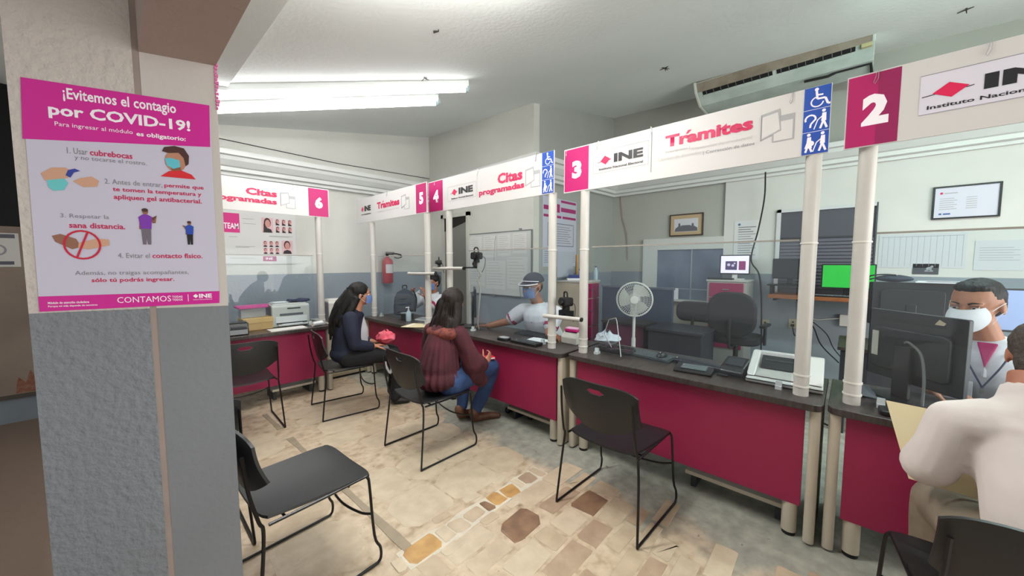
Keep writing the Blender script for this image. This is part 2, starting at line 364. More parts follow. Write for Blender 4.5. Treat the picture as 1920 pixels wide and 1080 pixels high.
# filled cement channel running towards the far counter
ch = MB()
for i in range(12):
    a, b_ = 1.47+i*.235, 1.47+(i+1)*.235
    if a > 2.5 and i % 3 == 2: continue
    w0, w1 = .022+.006*math.sin(i*1.7), .022+.006*math.sin((i+1)*1.7); xa, xb = .925-.006*i, .925-.006*(i+1)
    ch.prism([(xa-w0, a), (xa+w0, a), (xb+w1, b_), (xb-w1, b_)], -.001, .003)
obj('cement_channel', ch, mat('cement_fill', '#9f917c', .7, var=.2, vscale=12), floor)

# ceiling: a sloping slab, and the lower flat slab over the entrance side
SL = .69
def slab(x0, x1, y0, y1, fz, t=.15):
    mb = MB(); c = [(x0, y0), (x1, y0), (x1, y1), (x0, y1)]
    mb.add([(x, y, fz(x, y)) for x, y in c]+[(x, y, fz(x, y)+t) for x, y in c], [(3, 2, 1, 0), (4, 5, 6, 7), (0, 1, 5, 4), (1, 2, 6, 5), (2, 3, 7, 6), (3, 0, 4, 7)]); return mb
ceiling = struct('ceiling', slab(SL, 6.1, -3.6, 5.7, ceil_z), CEILM)
low = struct('ceiling', slab(-2.6, SL, -3.6, 5.7, lambda x, y: ceil_z(SL, y)-.03, .35), CEILM)
# broken-off fixing marks in the ceiling
for (px, py, s_) in ((5.06, -.62, 1), (4.05, 1.55, 1), (2.05, 3.05, .8), (1.6, 2.2, .7)):
    mk = MB(); r2 = random.Random(int(px*10))
    for k in range(6):
        a = r2.uniform(0, 6.28); l = .05*s_; z = ceil_z(px, py)
        mk.cyl((px, py, z-.002), (px+l*math.cos(a), py+l*math.sin(a), z-.012), .006*s_, .003, 5)
    obj('broken_fixing', mk, plain('rusty_metal', '#3c3633', .7), ceiling)

def wallbox(name, x0, y0, x1, y1, m, z1=4.3): return struct(name, MB().box(x0, y0, -.1, x1, y1, z1), m)
wl = wallbox('wall_left', -2.6, YW, X1, YW+.15, WLEFT)
wn = wallbox('wall_niche', X1, YS, X1+.12, YW+.15, wall_mat('niche_painted_wall', '#cacac3', '#8a949d', 1.30))
wsd = wallbox('wall_side', X1+.12, YS, X2+.15, YS+.15, wall_mat('side_painted_wall', '#a0a39d', '#858e97', 1.3))
wb = wallbox('wall_back', X2, -3.6, X2+.15, YS, WGREY)
wc = struct('wall_back', MB().box(X2-.04, -3.6, 0, X2, 1.365, 2.60), WWHITE)
wr = wallbox('wall_right', -2.6, -3.75, 0.0, -3.6, plain('rear_wall_plain', '#a2a29b', .85))
BACKM = mat('rear_wall_paint', '#a2a29b', .85)
wf = struct('wall_front', MB().box(-2.75, -3.6, -.1, -2.6, 5.7, .35).box(-2.75, -3.6, 2.55, -2.6, 5.7, 4.3).box(-2.75, -3.6, .3, -2.6, -1.2, 2.6).box(-2.75, 3.5, .3, -2.6, 5.7, 2.6), BACKM)
wr2 = struct('wall_right', MB().box(4.6, -3.75, -.1, 6.15, -3.6, 4.3).box(0, -3.75, 2.7, 4.6, -3.6, 4.3), BACKM)

# stepped plaster cornice on every wall behind the counters
def cornice(name, path, z0, closed=False):
    """path: list of (x,y, nx,ny) corner points and inward mitre directions"""
    prof = [(.0, 0), (.07, 0), (.07, .035), (.12, .045), (.12, .09), (.145, .10), (.20, .16), (.215, .20), (.25, .21), (.25, .265), (.0, .265)]
    mb = MB(); n = len(prof); vs = []
    for (x, y, nx, ny, zz) in path: vs += [(x+nx*d, y+ny*d, zz+h) for d, h in prof]
    fs = [(i*n+j, i*n+(j+1) % n, (i+1)*n+(j+1) % n, (i+1)*n+j) for i in range(len(path)-1) for j in range(n)]
    fs += [tuple(range(n-1, -1, -1)), tuple(range((len(path)-1)*n, len(path)*n))]
    mb.add(vs, fs); return struct(name, mb, MOULD)
cornice('trim_1', [(-.1, YW, 0, -1, 2.49), (X1, YW, -1, -1, 2.52), (X1, YS, -1, -1, 2.56), (X2, YS, -1, -1, 2.60), (X2, -3.6, -1, 0, 2.60)], 2.5)
bs = struct('baseboard_left', MB().box(-2.6, YW-.03, 0, -.2, YW, .22), mat('kerb_paint', '#6f7880', .6, var=.15))
obj('wall_cable', MB().tube([(-.2, YW-.006, 2.92), (.9, YW-.006, 2.925), (2.2, YW-.006, 2.90), (3.8, YW-.006, 2.94)], .005, 5), CABLE, wl)
obj('pipe_stain', MB().tube([(X2-.004, 3.0, 2.6), (X2-.004, 2.96, 2.25), (X2-.004, 2.87, 1.95), (X2-.004, 2.84, 1.5)], .012, 5), mat('stain', '#948a84', .9), wb)

# doorway in the niche wall: dark opening with frame
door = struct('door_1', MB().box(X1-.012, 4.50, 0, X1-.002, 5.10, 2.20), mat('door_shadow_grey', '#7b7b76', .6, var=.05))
obj('door_frame', MB().box(X1-.05, 4.44, 0, X1-.001, 4.50, 2.26).box(X1-.05, 5.10, 0, X1-.001, 5.16, 2.26).box(X1-.05, 4.44, 2.20, X1-.001, 5.16, 2.26), plain('door_frame_paint', '#bdbdb6', .5), door)
obj('transom', MB().prism([(4.50, 2.20), (4.50, 2.12), (5.10, 1.98), (5.10, 2.20)], X1-.02, X1-.012, 'x'), plain('dark_gap', '#191714', .8), door)

# pillar: a rough older half and a smooth plastered half, with the seam between
def pl(t): return (-.198+(.249+.198)*t, 1.786+(1.609-1.786)*t)
Lp, Rp = pl(0), pl(1); Sa, Sb = pl(.565), pl(.60)
pil = struct('column', MB().prism([Lp, Sa, (.05, 1.97), (-.19, 1.97)], -.05, 3.2), PILM)
obj('smooth_half', MB().prism([Sb, Rp, (.245, 1.93), (.07, 1.97)], -.05, 3.2), PILS, pil)
d0 = Vector((Rp[0]-Lp[0], Rp[1]-Lp[1])).normalized(); nn = (-d0.y, d0.x)
obj('seam_strip', MB().prism([(Sa[0]-.001, Sa[1]+.001), (Sb[0]+.001, Sb[1]+.001), (.07, 1.95), (.05, 1.95)], -.05, 3.2), mat('seam_bare_plaster', '#9a8b84', .9, var=.15, vscale=8), pil)
# torn pink paper edge along the pillar corner
tp = MB()
for k in range(14):
    z = 1.98+k*.012; w = .004+.006*((k*7) % 5)/5
    tp.box(Rp[0]-.003, Rp[1]-.002-w*.3, z, Rp[0]+w*.8, Rp[1]+.002, z+.009)
obj('torn_paper', tp, plain('torn_pink', '#c05a8e', .7), pil)
# beam running from the pillar over the photographer
bm_ = struct('beam', MB().prism([(.068, 1.80), (.249, 1.70), (.30, -1.6), (.11, -1.6)], 2.125, 3.2), BEAMM)

# ------------------------------------------------------------------ the long poster on the pillar
po_ang = math.degrees(math.atan2(d0.y, d0.x))
po = thing('health_poster', 'large pink and white health poster pasted on the near pillar', 'poster', (Lp[0]+nn[0]*-.002, Lp[1]+nn[1]*-.002, 0), po_ang)
P = lambda u0, z0, u1, z1: rc(u0, z0, u1, z1)
flat('sheet', [[(.024, 1.312), (.457, 1.318), (.460, 1.990), (.029, 1.992)]], plain('poster_sheet', '#c3bfd1', .4), po, 0)
flat('header_band', [[(.022, 1.818), (.456, 1.852), (.460, 1.990), (.029, 1.992)]], MAGP, po, -.0006)
flat('footer_band', [[(.024, 1.312), (.457, 1.318), (.459, 1.360), (.024, 1.358)]], MAGP, po, -.0006)
ty = -.0013
text('¡Evitemos el contagio', (.112, 1.938, .372, 1.980), LWHITE, po, ty, .02)
text('por COVID-19!', (.079, 1.886, .406, 1.930), LWHITE, po, ty, .03)
text('Para ingresar al módulo', (.090, 1.862, .262, 1.878), LWHITE, po, ty, 0)
text('es obligatorio:', (.270, 1.858, .392, 1.876), LWHITE, po, ty, .025)
text('1. Usar', (.111, 1.788, .155, 1.806), GINK, po, ty)
text('cubrebocas', (.160, 1.788, .257, 1.806), RINK, po, ty, .02)
text('y no tocarse el rostro.', (.126, 1.768, .290, 1.785), GINK, po, ty)
text('2. Antes de entrar,', (.188, 1.703, .325, 1.721), GINK, po, ty)
text('permite que', (.330, 1.703, .432, 1.719), RINK, po, ty, .02)
text('te tomen la temperatura y', (.205, 1.680, .425, 1.697), RINK, po, ty, .02)
text('apliquen gel antibacterial.', (.206, 1.655, .425, 1.674), RINK, po, ty, .02)
text('3. Respetar la', (.085, 1.592, .192, 1.608), GINK, po, ty)
text('sana distancia.', (.102, 1.565, .228, 1.582), RINK, po, ty, .02)
text('4. Evitar el', (.206, 1.474, .282, 1.490), GINK, po, ty)
text('contacto físico.', (.288, 1.474, .418, 1.490), RINK, po, ty, .02)
text('Además, no traigas acompañantes,', (.106, 1.417, .378, 1.434), GINK, po, ty)
text('sólo tú podrás ingresar.', (.141, 1.394, .340, 1.411), RINK, po, ty, .02)
text('CONTAMOS', (.196, 1.330, .328, 1.349), LWHITE, po, ty)
text('TODAS', (.331, 1.341, .358, 1.348), LWHITE, po, ty, .02); text('TODOS', (.331, 1.331, .358, 1.338), LWHITE, po, ty, .02)
flat('divider', [P(.372, 1.328, .3735, 1.352)], LWHITE, po, ty)
text('INE', (.402, 1.338, .437, 1.352), LWHITE, po, ty, .04); text('Instituto Nacional Electoral', (.386, 1.331, .437, 1.335), LWHITE, po, ty)
flat('footer_emblem', [[(.386, 1.345), (.393, 1.352), (.400, 1.345), (.393, 1.338)]], LWHITE, po, ty)
text('Módulo de atención ciudadana', (.043, 1.334, .132, 1.341), LWHITE, po, ty, .02); text('Porque mi vida depende de nosotros', (.043, 1.323, .150, 1.330), LWHITE, po, ty, .02)
SKP = plain('printed_skin', '#c79a80', .5); SKD = plain('printed_dark_skin', '#8f6250', .5); HRP = plain('printed_hair', '#4a2c28', .5)
# masked head at the top right
flat('printed_head', [circ(.362, 1.793, .027, 18, .034), rc(.350, 1.752, .376, 1.775)], plain('printed_face', '#b37f66', .5), po, ty)
flat('printed_hair', [[(.330, 1.822), (.336, 1.836), (.362, 1.843), (.386, 1.838), (.398, 1.815), (.396, 1.788), (.388, 1.780), (.384, 1.806), (.372, 1.822), (.345, 1.818)]], HRP, po, ty-.0005)
flat('printed_mask', [[(.336, 1.800), (.350, 1.803), (.372, 1.798), (.374, 1.776), (.356, 1.768), (.340, 1.778)]], plain('printed_teal', '#5fb9c9', .5), po, ty-.0005)
flat('printed_shirt', [[(.322, 1.741), (.345, 1.760), (.376, 1.765), (.402, 1.754), (.412, 1.739)]], plain('printed_red', '#d0262f', .5), po, ty-.0005)
# hands with sanitiser bottle
flat('printed_hand', [[(.052, 1.722), (.075, 1.742), (.105, 1.745), (.118, 1.735), (.108, 1.715), (.085, 1.705), (.060, 1.702)], [(.118, 1.706), (.135, 1.717), (.160, 1.724), (.176, 1.712), (.170, 1.694), (.140, 1.690)]], SKP, po, ty)
flat('printed_bottle', [[(.064, 1.704), (.100, 1.712), (.108, 1.700), (.098, 1.678), (.076, 1.674), (.066, 1.684)]], plain('printed_gel', '#67c0c4', .5), po, ty-.0005)
flat('printed_pump', [[(.104, 1.722), (.110, 1.738), (.125, 1.744), (.136, 1.738), (.122, 1.732), (.114, 1.716)]], plain('printed_navy', '#343f96', .5), po, ty-.0005)
def mini(cx, z0, h, shirt, pants, flip=1):
    s_ = h/.115
    flat('printed_figure', [circ(cx, z0+h-.009*s_, .0075*s_, 10, .010*s_), [(cx-.017*s_, z0+.050*s_), (cx-.013*s_, z0+.048*s_), (cx-.008*s_, z0+.090*s_), (cx-.014*s_, z0+.090*s_)], [(cx+.012*s_, z0+.085*s_), (cx+.02*s_*flip+.004, z0+.070*s_), (cx+.028*s_*flip, z0+.095*s_), (cx+.016*s_, z0+.070*s_)]], SKD, po, ty)
    flat('printed_top', [[(cx-.013*s_, z0+.050*s_), (cx+.013*s_, z0+.050*s_), (cx+.016*s_, z0+.090*s_), (cx+.005*s_, z0+.097*s_), (cx-.006*s_, z0+.097*s_), (cx-.017*s_, z0+.088*s_)]], shirt, po, ty-.0005)
    flat('printed_legs', [[(cx-.012*s_, z0+.051*s_), (cx+.012*s_, z0+.051*s_), (cx+.010*s_, z0), (cx+.002*s_, z0), (cx, z0+.03*s_), (cx-.002*s_, z0), (cx-.010*s_, z0)]], pants, po, ty-.0006)
    flat('printed_hair', [circ(cx, z0+h-.004*s_, .008*s_, 10, .006*s_)], HRP, po, ty-.0008)
mini(.278, 1.518, .115, plain('printed_purple', '#7a35a8', .5), plain('printed_slate', '#6d6570', .5))
mini(.388, 1.520, .078, plain('printed_blue', '#2748a8', .5), plain('printed_black', '#1c1c20', .5), -1)
flat('printed_handshake', [[(.064, 1.540), (.082, 1.546), (.115, 1.532), (.125, 1.508), (.105, 1.500), (.070, 1.522)]], SKD, po, ty)
flat('printed_handshake', [[(.188, 1.532), (.160, 1.534), (.120, 1.520), (.118, 1.506), (.140, 1.500), (.188, 1.514)]], SKP, po, ty-.0003)
rg = []; c0 = (.128, 1.514)
for i in range(24):
    a, b_ = 2*PI*i/24, 2*PI*(i+1)/24
    rg.append([(c0[0]+r*math.cos(t), c0[1]+r*1.08*math.sin(t)) for r, t in ((.037, a), (.042, a), (.042, b_), (.037, b_))])
flat('ban_ring', rg+thick_line([(c0[0]-.013, c0[1]-.037), (c0[0]+.013, c0[1]+.037)], .005), plain('printed_ban', '#c21b3c', .5), po, ty-.0010)

# ------------------------------------------------------------------ counters
def counter(name, label, xf, y0, y1, loc, rz, L, shelf=(.55, 1.3), depth=.60, feet=True):
    """local: x along the counter (0..L), y depth (0 front), z up"""
    t = thing(name, label, 'counter', loc, rz, 'magenta fronted service counters')
    poly = [(.0, depth), (L, depth)]+[(L-.05+.05*math.sin(rad(a)), .05-.05*math.cos(rad(a))) for a in range(90, -1, -15)]+[(.05-.05*math.sin(rad(a)), .05-.05*math.cos(rad(a))) for a in range(0, 91, 15)]
    obj('worktop', MB().prism(poly, .715, .75), TOPM, t, .003)
    obj('front_panel', MB().box(.07, .045, .185, L-.07, .062, .715), PANEL, t, .002)
    for s, x in ((1, .030), (-1, L-.030)):
        q = MB(); q.prism(rrect(.046, .5, .021, 5, x, .275), 0.012, .715)
        obj('end_leg', q, CREAM, t, smooth=True)
        for fy in (.06, .48): obj('leg_foot', MB().cyl((x, fy, 0), (x, fy, .014), .02, n=10), BLK2, t)
        if feet:
            f = obj('round_foot', MB().cyl((x+s*.085, .080, .02), (x+s*.085, .080, .19), .034, n=18), CREAM, t, smooth=True)
            obj('foot_glide', MB().cyl((x+s*.085, .080, 0), (x+s*.085, .075, .02), .030, n=14), BLK2, f)
    obj('footrest_shelf', MB().box(shelf[0], .10, .105, shelf[1], .40, .130), CREAM, t, .003)
    for bx_ in (shelf[0]+.02, shelf[1]-.05): obj('shelf_bracket', MB().box(bx_, .16, 0, bx_+.03, .40, .105), DGREY, t)
    obj('back_rail', MB().box(.06, .52, .66, L-.06, .54, .71), CREAM, t)
    return t
C3 = counter('service_counter', 'long magenta service counter carrying the white document scanner', 2.31, 0, 0, (2.31, 1.580, 0), -90, 1.515, (.86, 1.38))
C2 = counter('service_counter', 'magenta service counter carrying the large black monitor', 2.31, 0, 0, (2.33, .050, 0), -90, 1.50, (.5, 1.1))
C4 = counter('service_counter', 'magenta service counter where the clerk in a dark cap sits', 2.27, 0, 0, (2.27, 3.170, 0), -90, 1.565, (.90, 1.43))
C5 = counter('service_counter', 'magenta service counter carrying the manila folder and backpack', 2.1, 0, 0, (2.12, 4.66, 0), -90, 1.40, (.5, 1.1))
C6 = counter('service_counter', 'magenta service counter carrying the yellow box and pink lidded bin', 4.27, 0, 0, (.02, 4.25, 0), 0, 1.57, (.98, 1.40))

# ------------------------------------------------------------------ PVC posts, sign boards, acrylic screens
def post(x, y, label, ztop=2.02, rings=(.80, .86, 1.56), z0=.75, r=.034):
    t = thing('sign_post', label, 'post', (x, y, z0), 0, 'cream pipes carrying the counter signs')
    obj('pipe', MB().cyl((0, 0, 0), (0, 0, ztop-z0), r, n=20), PVC, t, smooth=True)
    for k in rings: obj('coupling_ring', MB().cyl((0, 0, k-z0-.004), (0, 0, k-z0+.004), r+.0035, n=20), plain('ring_white', '#d8d5cd', .4), t, smooth=True)
    return t
post(2.455, 1.520, 'cream pipe just right of the short cross pipe with a camera')
post(2.455, .165, 'thick cream pipe standing before the white document scanner')
post(2.475, -.035, 'nearest cream pipe, left of the large black monitor')
post(2.405, 1.790, 'cream pipe right of the clerk in a cap')
post(2.405, 3.330-.17, 'cream pipe just behind the head of the woman in maroon')
post(2.255, 3.345, 'cream pipe between the manila folder and the half hidden clerk', 1.98)
post(2.255, 4.60, 'thin far cream pipe above the woman in the navy jacket', 1.98)
post(1.545, 4.455, 'cream pipe at the right end of the counter with printers', 1.98)

def icon_panel(par, x0, z0, x1, z1):
    p = flat('access_panel', [rc(x0, z0, x1, z1)], BLUEP, par, -.0012, .0006, label='blue panel with three white access symbols')
    w = x1-x0; h = (z1-z0)/3; cx = (x0+x1)/2; y = -.0022
    L_ = []
    for k in (1, 2): L_.append(rc(x0, z0+k*h-.001, x1, z0+k*h+.001))
    # wheelchair
    b = z0+2*h; c = (cx, b+h*.32); R = h*.24
    for i in range(15):
        a, e = rad(100+i*17), rad(100+(i+1)*17)
        L_.append([(c[0]+r*math.cos(t), c[1]+r*math.sin(t)) for r, t in ((R, a), (R*.78, a), (R*.78, e), (R, e))])
    L_.append(circ(cx-.004, b+h*.87, h*.075, 10))
    L_ += thick_line([(cx-.004, b+h*.80), (cx, b+h*.45), (cx+h*.28, b+h*.44), (cx+h*.38, b+h*.16), (cx+h*.46, b+h*.16)], h*.085)
    L_ += thick_line([(cx-.002, b+h*.62), (cx+h*.2, b+h*.60)], h*.07)
    # ear and blind walker
    b = z0+h; e0 = (cx-w*.22, b+h*.58)
    for i in range(9):
        a, e = rad(-20+i*25), rad(-20+(i+1)*25)
        L_.append([(e0[0]+r*math.cos(t), e0[1]+r*math.sin(t)) for r, t in ((h*.22, a), (h*.15, a), (h*.15, e), (h*.22, e))])
    L_ += thick_line([(e0[0]+h*.18, e0[1]-h*.03), (e0[0]+h*.02, e0[1]-h*.22), (e0[0]+h*.0, e0[1]-h*.38)], h*.07)
    mx_ = cx+w*.27
    def man(mx, b, cane=-1, belly=0):
        L_.append(circ(mx, b+h*.88, h*.07, 10))
        L_.append([(mx-h*.08, b+h*.42), (mx+h*.10, b+h*.42), (mx+h*.09, b+h*.78), (mx-h*.05, b+h*.78)])
        if belly: L_.append(circ(mx+belly*h*.08, b+h*.48, h*.13, 10)); L_.append([(mx-h*.14, b+h*.28), (mx+h*.14, b+h*.28), (mx+h*.08, b+h*.5), (mx-h*.08, b+h*.5)])
        L_.extend(thick_line([(mx, b+h*.44), (mx-h*.10, b+h*.10)], h*.08)); L_.extend(thick_line([(mx+.001, b+h*.44), (mx+h*.13, b+h*.10)], h*.08))
        if cane: L_.extend(thick_line([(mx, b+h*.68), (mx+cane*h*.2, b+h*.5), (mx+cane*h*.32, b+h*.1)], h*.04))
    man(mx_, b, -1); man(cx-w*.25, z0, 0, 1); man(mx_, z0, -1)
    q = MB()
    for n_i, a in enumerate(L_): q.prism(a, y-.0004-.00001*n_i, y-.00001*n_i, 'y')
    o = obj('access_symbols', q, LWHITE, p)
def tramites(par, x0, z0, x1, z1, acc):
    text('Tramites', (x0, z0, x1, z1), RINK, par, -.0018, .045)
    ax_ = x0+(x1-x0)*.275; h = z1-z0
    flat('accent', [[(ax_-.008, z0+h*.80), (ax_+.006, z0+h*.80), (ax_+.026, z0+h*1.08), (ax_+.004, z0+h*1.08)]], RINK, par, -.0018)
def wire_tie(par, x, z):
    obj('wire_tie', MB().tube([(x, -.002, z+.012), (x-.004, -.006, z-.02), (x-.010, -.006, z-.045), (x-.006, -.006, z-.052), (x+.004, -.006, z-.03), (x+.005, -.004, z+.012)], .0012, 4), METAL, par)
def ine_logo(par, x0, z0, x1, z1, y=-.0022, fine=True):
    """box of the lettering INE with the diamond on its left, small line below"""
    w = x1-x0; h = z1-z0
    dx = x0+w*.13; dz = z0+h*.66
    flat('emblem', [[(dx-w*.12, dz-h*.02), (dx-w*.01, dz+h*.33), (dx+w*.12, dz+h*.06), (dx+w*.01, dz-h*.30)]], plain('emblem_red', '#d3154f', .4), par, y)
    flat('emblem_line', thick_line([(dx-w*.19, dz-h*.10), (dx-w*.10, dz-h*.06)], h*.03)+thick_line([(dx+w*.10, dz-h*.02), (dx+w*.15, dz+h*.02)], h*.03), INK, par, y)
    text('INE', (x0+w*.34, z0+h*.40, x1, z1), INK, par, y, .05)
    text('Instituto Nacional Electoral', (x0-w*.02, z0, x1, z0+h*.16), INK, par, y, .02)
def paper_logo(par, x0, z0, x1, z1):
    w = x1-x0; h = z1-z0; y = -.0014
    flat('printed_form', [rc(x0+w*.35, z0, x1, z0+h*.78)], LGREY, par, y); flat('printed_form', [rc(x0+w*.40, z0+h*.03, x1-w*.05, z0+h*.60)], WHITE, par, y-.0006)
    flat('printed_form', [[(x0, z0+h*.12), (x0+w*.62, z0+h*.32), (x0+w*.55, z1), (x0, z1-h*.08)]], LGREY, par, y-.0010); flat('printed_form', [[(x0+w*.03, z0+h*.17), (x0+w*.58, z0+h*.36), (x0+w*.50, z1-h*.10), (x0+w*.03, z1-h*.16)]], WHITE, par, y-.0016)
    flat('printed_edge', thick_line([(x0, z0+h*.1), (x0, z1-h*.08)], w*.02), GINK, par, y-.002)
def sign(label, loc, rz, L, H, num, numside, words):
    """number square at 'L' or 'R'"""
    t = thing('counter_sign', label, 'sign', loc, rz, 'numbered sign boards over the counters')
    obj('board', MB().box(0, 0, 0, L, .010, H), WHITE, t, .001)
    obj('rail', MB().cyl((.02, .025, .02), (L-.02, .025, .02), .008, n=8), METAL, t)
    return t
def number(t, x0, x1, H, ch, tilt=0):
    n = flat('number_square', [rc(x0, .008, x1, H-.008)], MAG, t, -.0008, .0005)
    text(ch, (x0+(x1-x0)*.32, H*.30, x0+(x1-x0)*.72, H*.70), LWHITE, t, -.0018, .06, 'numeral')
H_ = .335
# sign 3
s3 = sign('long white sign with crimson Trámites and the magenta number 3', (2.42, 1.694, 2.005), -90, 1.585, H_, '3', 'L', None)
number(s3, .008, .222, H_, '3')
flat('logo_box', thick_line([(.262, .108), (.675, .108), (.675, .262), (.262, .262), (.262, .108)], .002), LGREY, s3, -.0012)
ine_logo(s3, .318, .125, .640, .225)
flat('panel_joint', [rc(.694, .05, .698, .31)], GINK, s3, -.0012)
tramites(s3, .785, .190, 1.262, .262, .018)
text('Inscripción |', (.790, .150, .935, .168), LGREY, s3, -.0018, 0); text('Reposición de credencial', (.945, .135, 1.260, .158), plain('ghost_print', '#bdbab8', .5), s3, -.0018)
text('Cambio de domicilio', (.740, .110, 1.000, .132), plain('ghost_print', '#bdbab8', .5), s3, -.0018); text('| Corrección de datos', (1.012, .098, 1.272, .122), GINK, s3, -.0018)
paper_logo(s3, 1.300, .098, 1.445, .268)
icon_panel(s3, 1.480, .004, 1.583, H_-.002)
for x, z in ((.02, .315), (.30, .325), (.69, .33), (1.43, .33)): wire_tie(s3, x, z)
# sign 2
s2 = sign('near white sign with the magenta number 2 and the black INE logo', (2.42, .053, 2.005), -90, 1.585, H_, '2', 'L', None)
n2 = flat('number_square', [rc(.004, .004, .106, H_-.006)], plain('magenta_bright', '#a8145c', .4), s2, -.0008, .0005)
flat('number_square', [rc(.106, .004, .178, H_-.006)], DMAG, s2, -.0008, .0005)
text('2', (.056, .095, .146, .235), LWHITE, s2, -.0018, .06, 'numeral')
flat('logo_box', [rc(.238, .095, .72, .262)], plain('sticker_white', '#d3d0dc', .4), s2, -.0010)
flat('logo_box_line', thick_line([(.238, .262), (.72, .262)], .002)+thick_line([(.238, .097), (.72, .097)], .0015), GINK, s2, -.0018)
ine_logo(s2, .270, .115, .690, .215, -.0024)
tramites(s2, .84, .190, 1.27, .262, .018)
paper_logo(s2, 1.31, .098, 1.50, .268); wire_tie(s2, .10, .33); wire_tie(s2, .42, .335)
# sign 4
s4 = sign('white sign with crimson Citas programadas, number 4 and blue access symbols', (2.37, 3.484, 2.010), -90, 1.73, H_, '4', 'L', None)
number(s4, .008, .265, H_, '4')
flat('logo_box', thick_line([(.355, .088), (.80, .088), (.80, .232), (.355, .232), (.355, .088)], .002), LGREY, s4, -.0012)
ine_logo(s4, .420, .10, .755, .205)
flat('panel_joint', [rc(.815, .05, .818, .32)], LGREY, s4, -.0012)
text('Citas', (1.095, .158, 1.398, .252), RINK, s4, -.0018, .045); text('programadas', (.842, .070, 1.418, .140), RINK, s4, -.0018, .045)
paper_logo(s4, 1.435, .075, 1.592, .245); icon_panel(s4, 1.610, .006, 1.726, H_-.002)
for x, z in ((.83, .335), (1.55, .33), (.12, .32)): wire_tie(s4, x, z)
# sign 5
s5 = sign('white sign with crimson Trámites and the number 5 at its right end', (2.22, 4.975, 1.985), -90, 1.68, .32, '5', 'R', None)
number(s5, 1.475, 1.672, .32, '5')
ine_logo(s5, .150, .100, .420, .215); tramites(s5, .590, .140, 1.130, .222, .018)
text('Inscripción | Corrección de datos', (.60, .095, 1.12, .115), LGREY, s5, -.0018); paper_logo(s5, 1.175, .075, 1.340, .245); wire_tie(s5, .85, .32)
# sign 6
s6 = sign('white sign with crimson Citas programadas and number 6 near the pillar', (.07, 4.42, 1.970), 0, 1.585, .32, '6', 'R', None)
number(s6, 1.370, 1.576, .32, '6')
ine_logo(s6, .06, .10, .40, .21); text('Citas', (.800, .165, 1.070, .235), RINK, s6, -.0018, .045); text('programadas', (.490, .075, 1.066, .145), RINK, s6, -.0018, .045)
paper_logo(s6, 1.100, .065, 1.240, .235); wire_tie(s6, 1.22, .32)

def screen(label, loc, rz, L, z0=.765, z1=1.578):
    t = thing('acrylic_screen', label, 'screen', (loc[0], loc[1], z0), rz, 'clear acrylic screens on the counters')
    obj('pane', MB().box(0, 0, 0, L, .003, z1-z0), PLEXI, t)
    obj('top_edge', MB().box(0, -.003, z1-z0-.003, L, .006, z1-z0+.006), PLEXT, t)
    for x in (.04, L-.07): obj('clip_foot', MB().box(x, -.022, -.015, x+.03, .026, .004).box(x, -.008, 0, x+.03, -.001, .03).box(x, .004, 0, x+.03, .010, .03), PLEXE, t)
    return t
screen('clear acrylic screen in front of the white fan', (2.487, 1.470, 0), -90, 1.26)
screen('clear acrylic screen in front of the large black monitor', (2.505, -.085, 0), -90, 1.30, .765, 1.600)
screen('clear acrylic screen in front of the clerk in a cap', (2.455, 2.900, 0), -90, 1.03)
screen('clear acrylic screen in front of the wall extinguisher', (2.300, 4.56, 0), -90, 1.14, .765, 1.535)
screen('clear acrylic screen in front of the poster of faces', (.12, 4.472, 0), 0, 1.36, .765, 1.535)

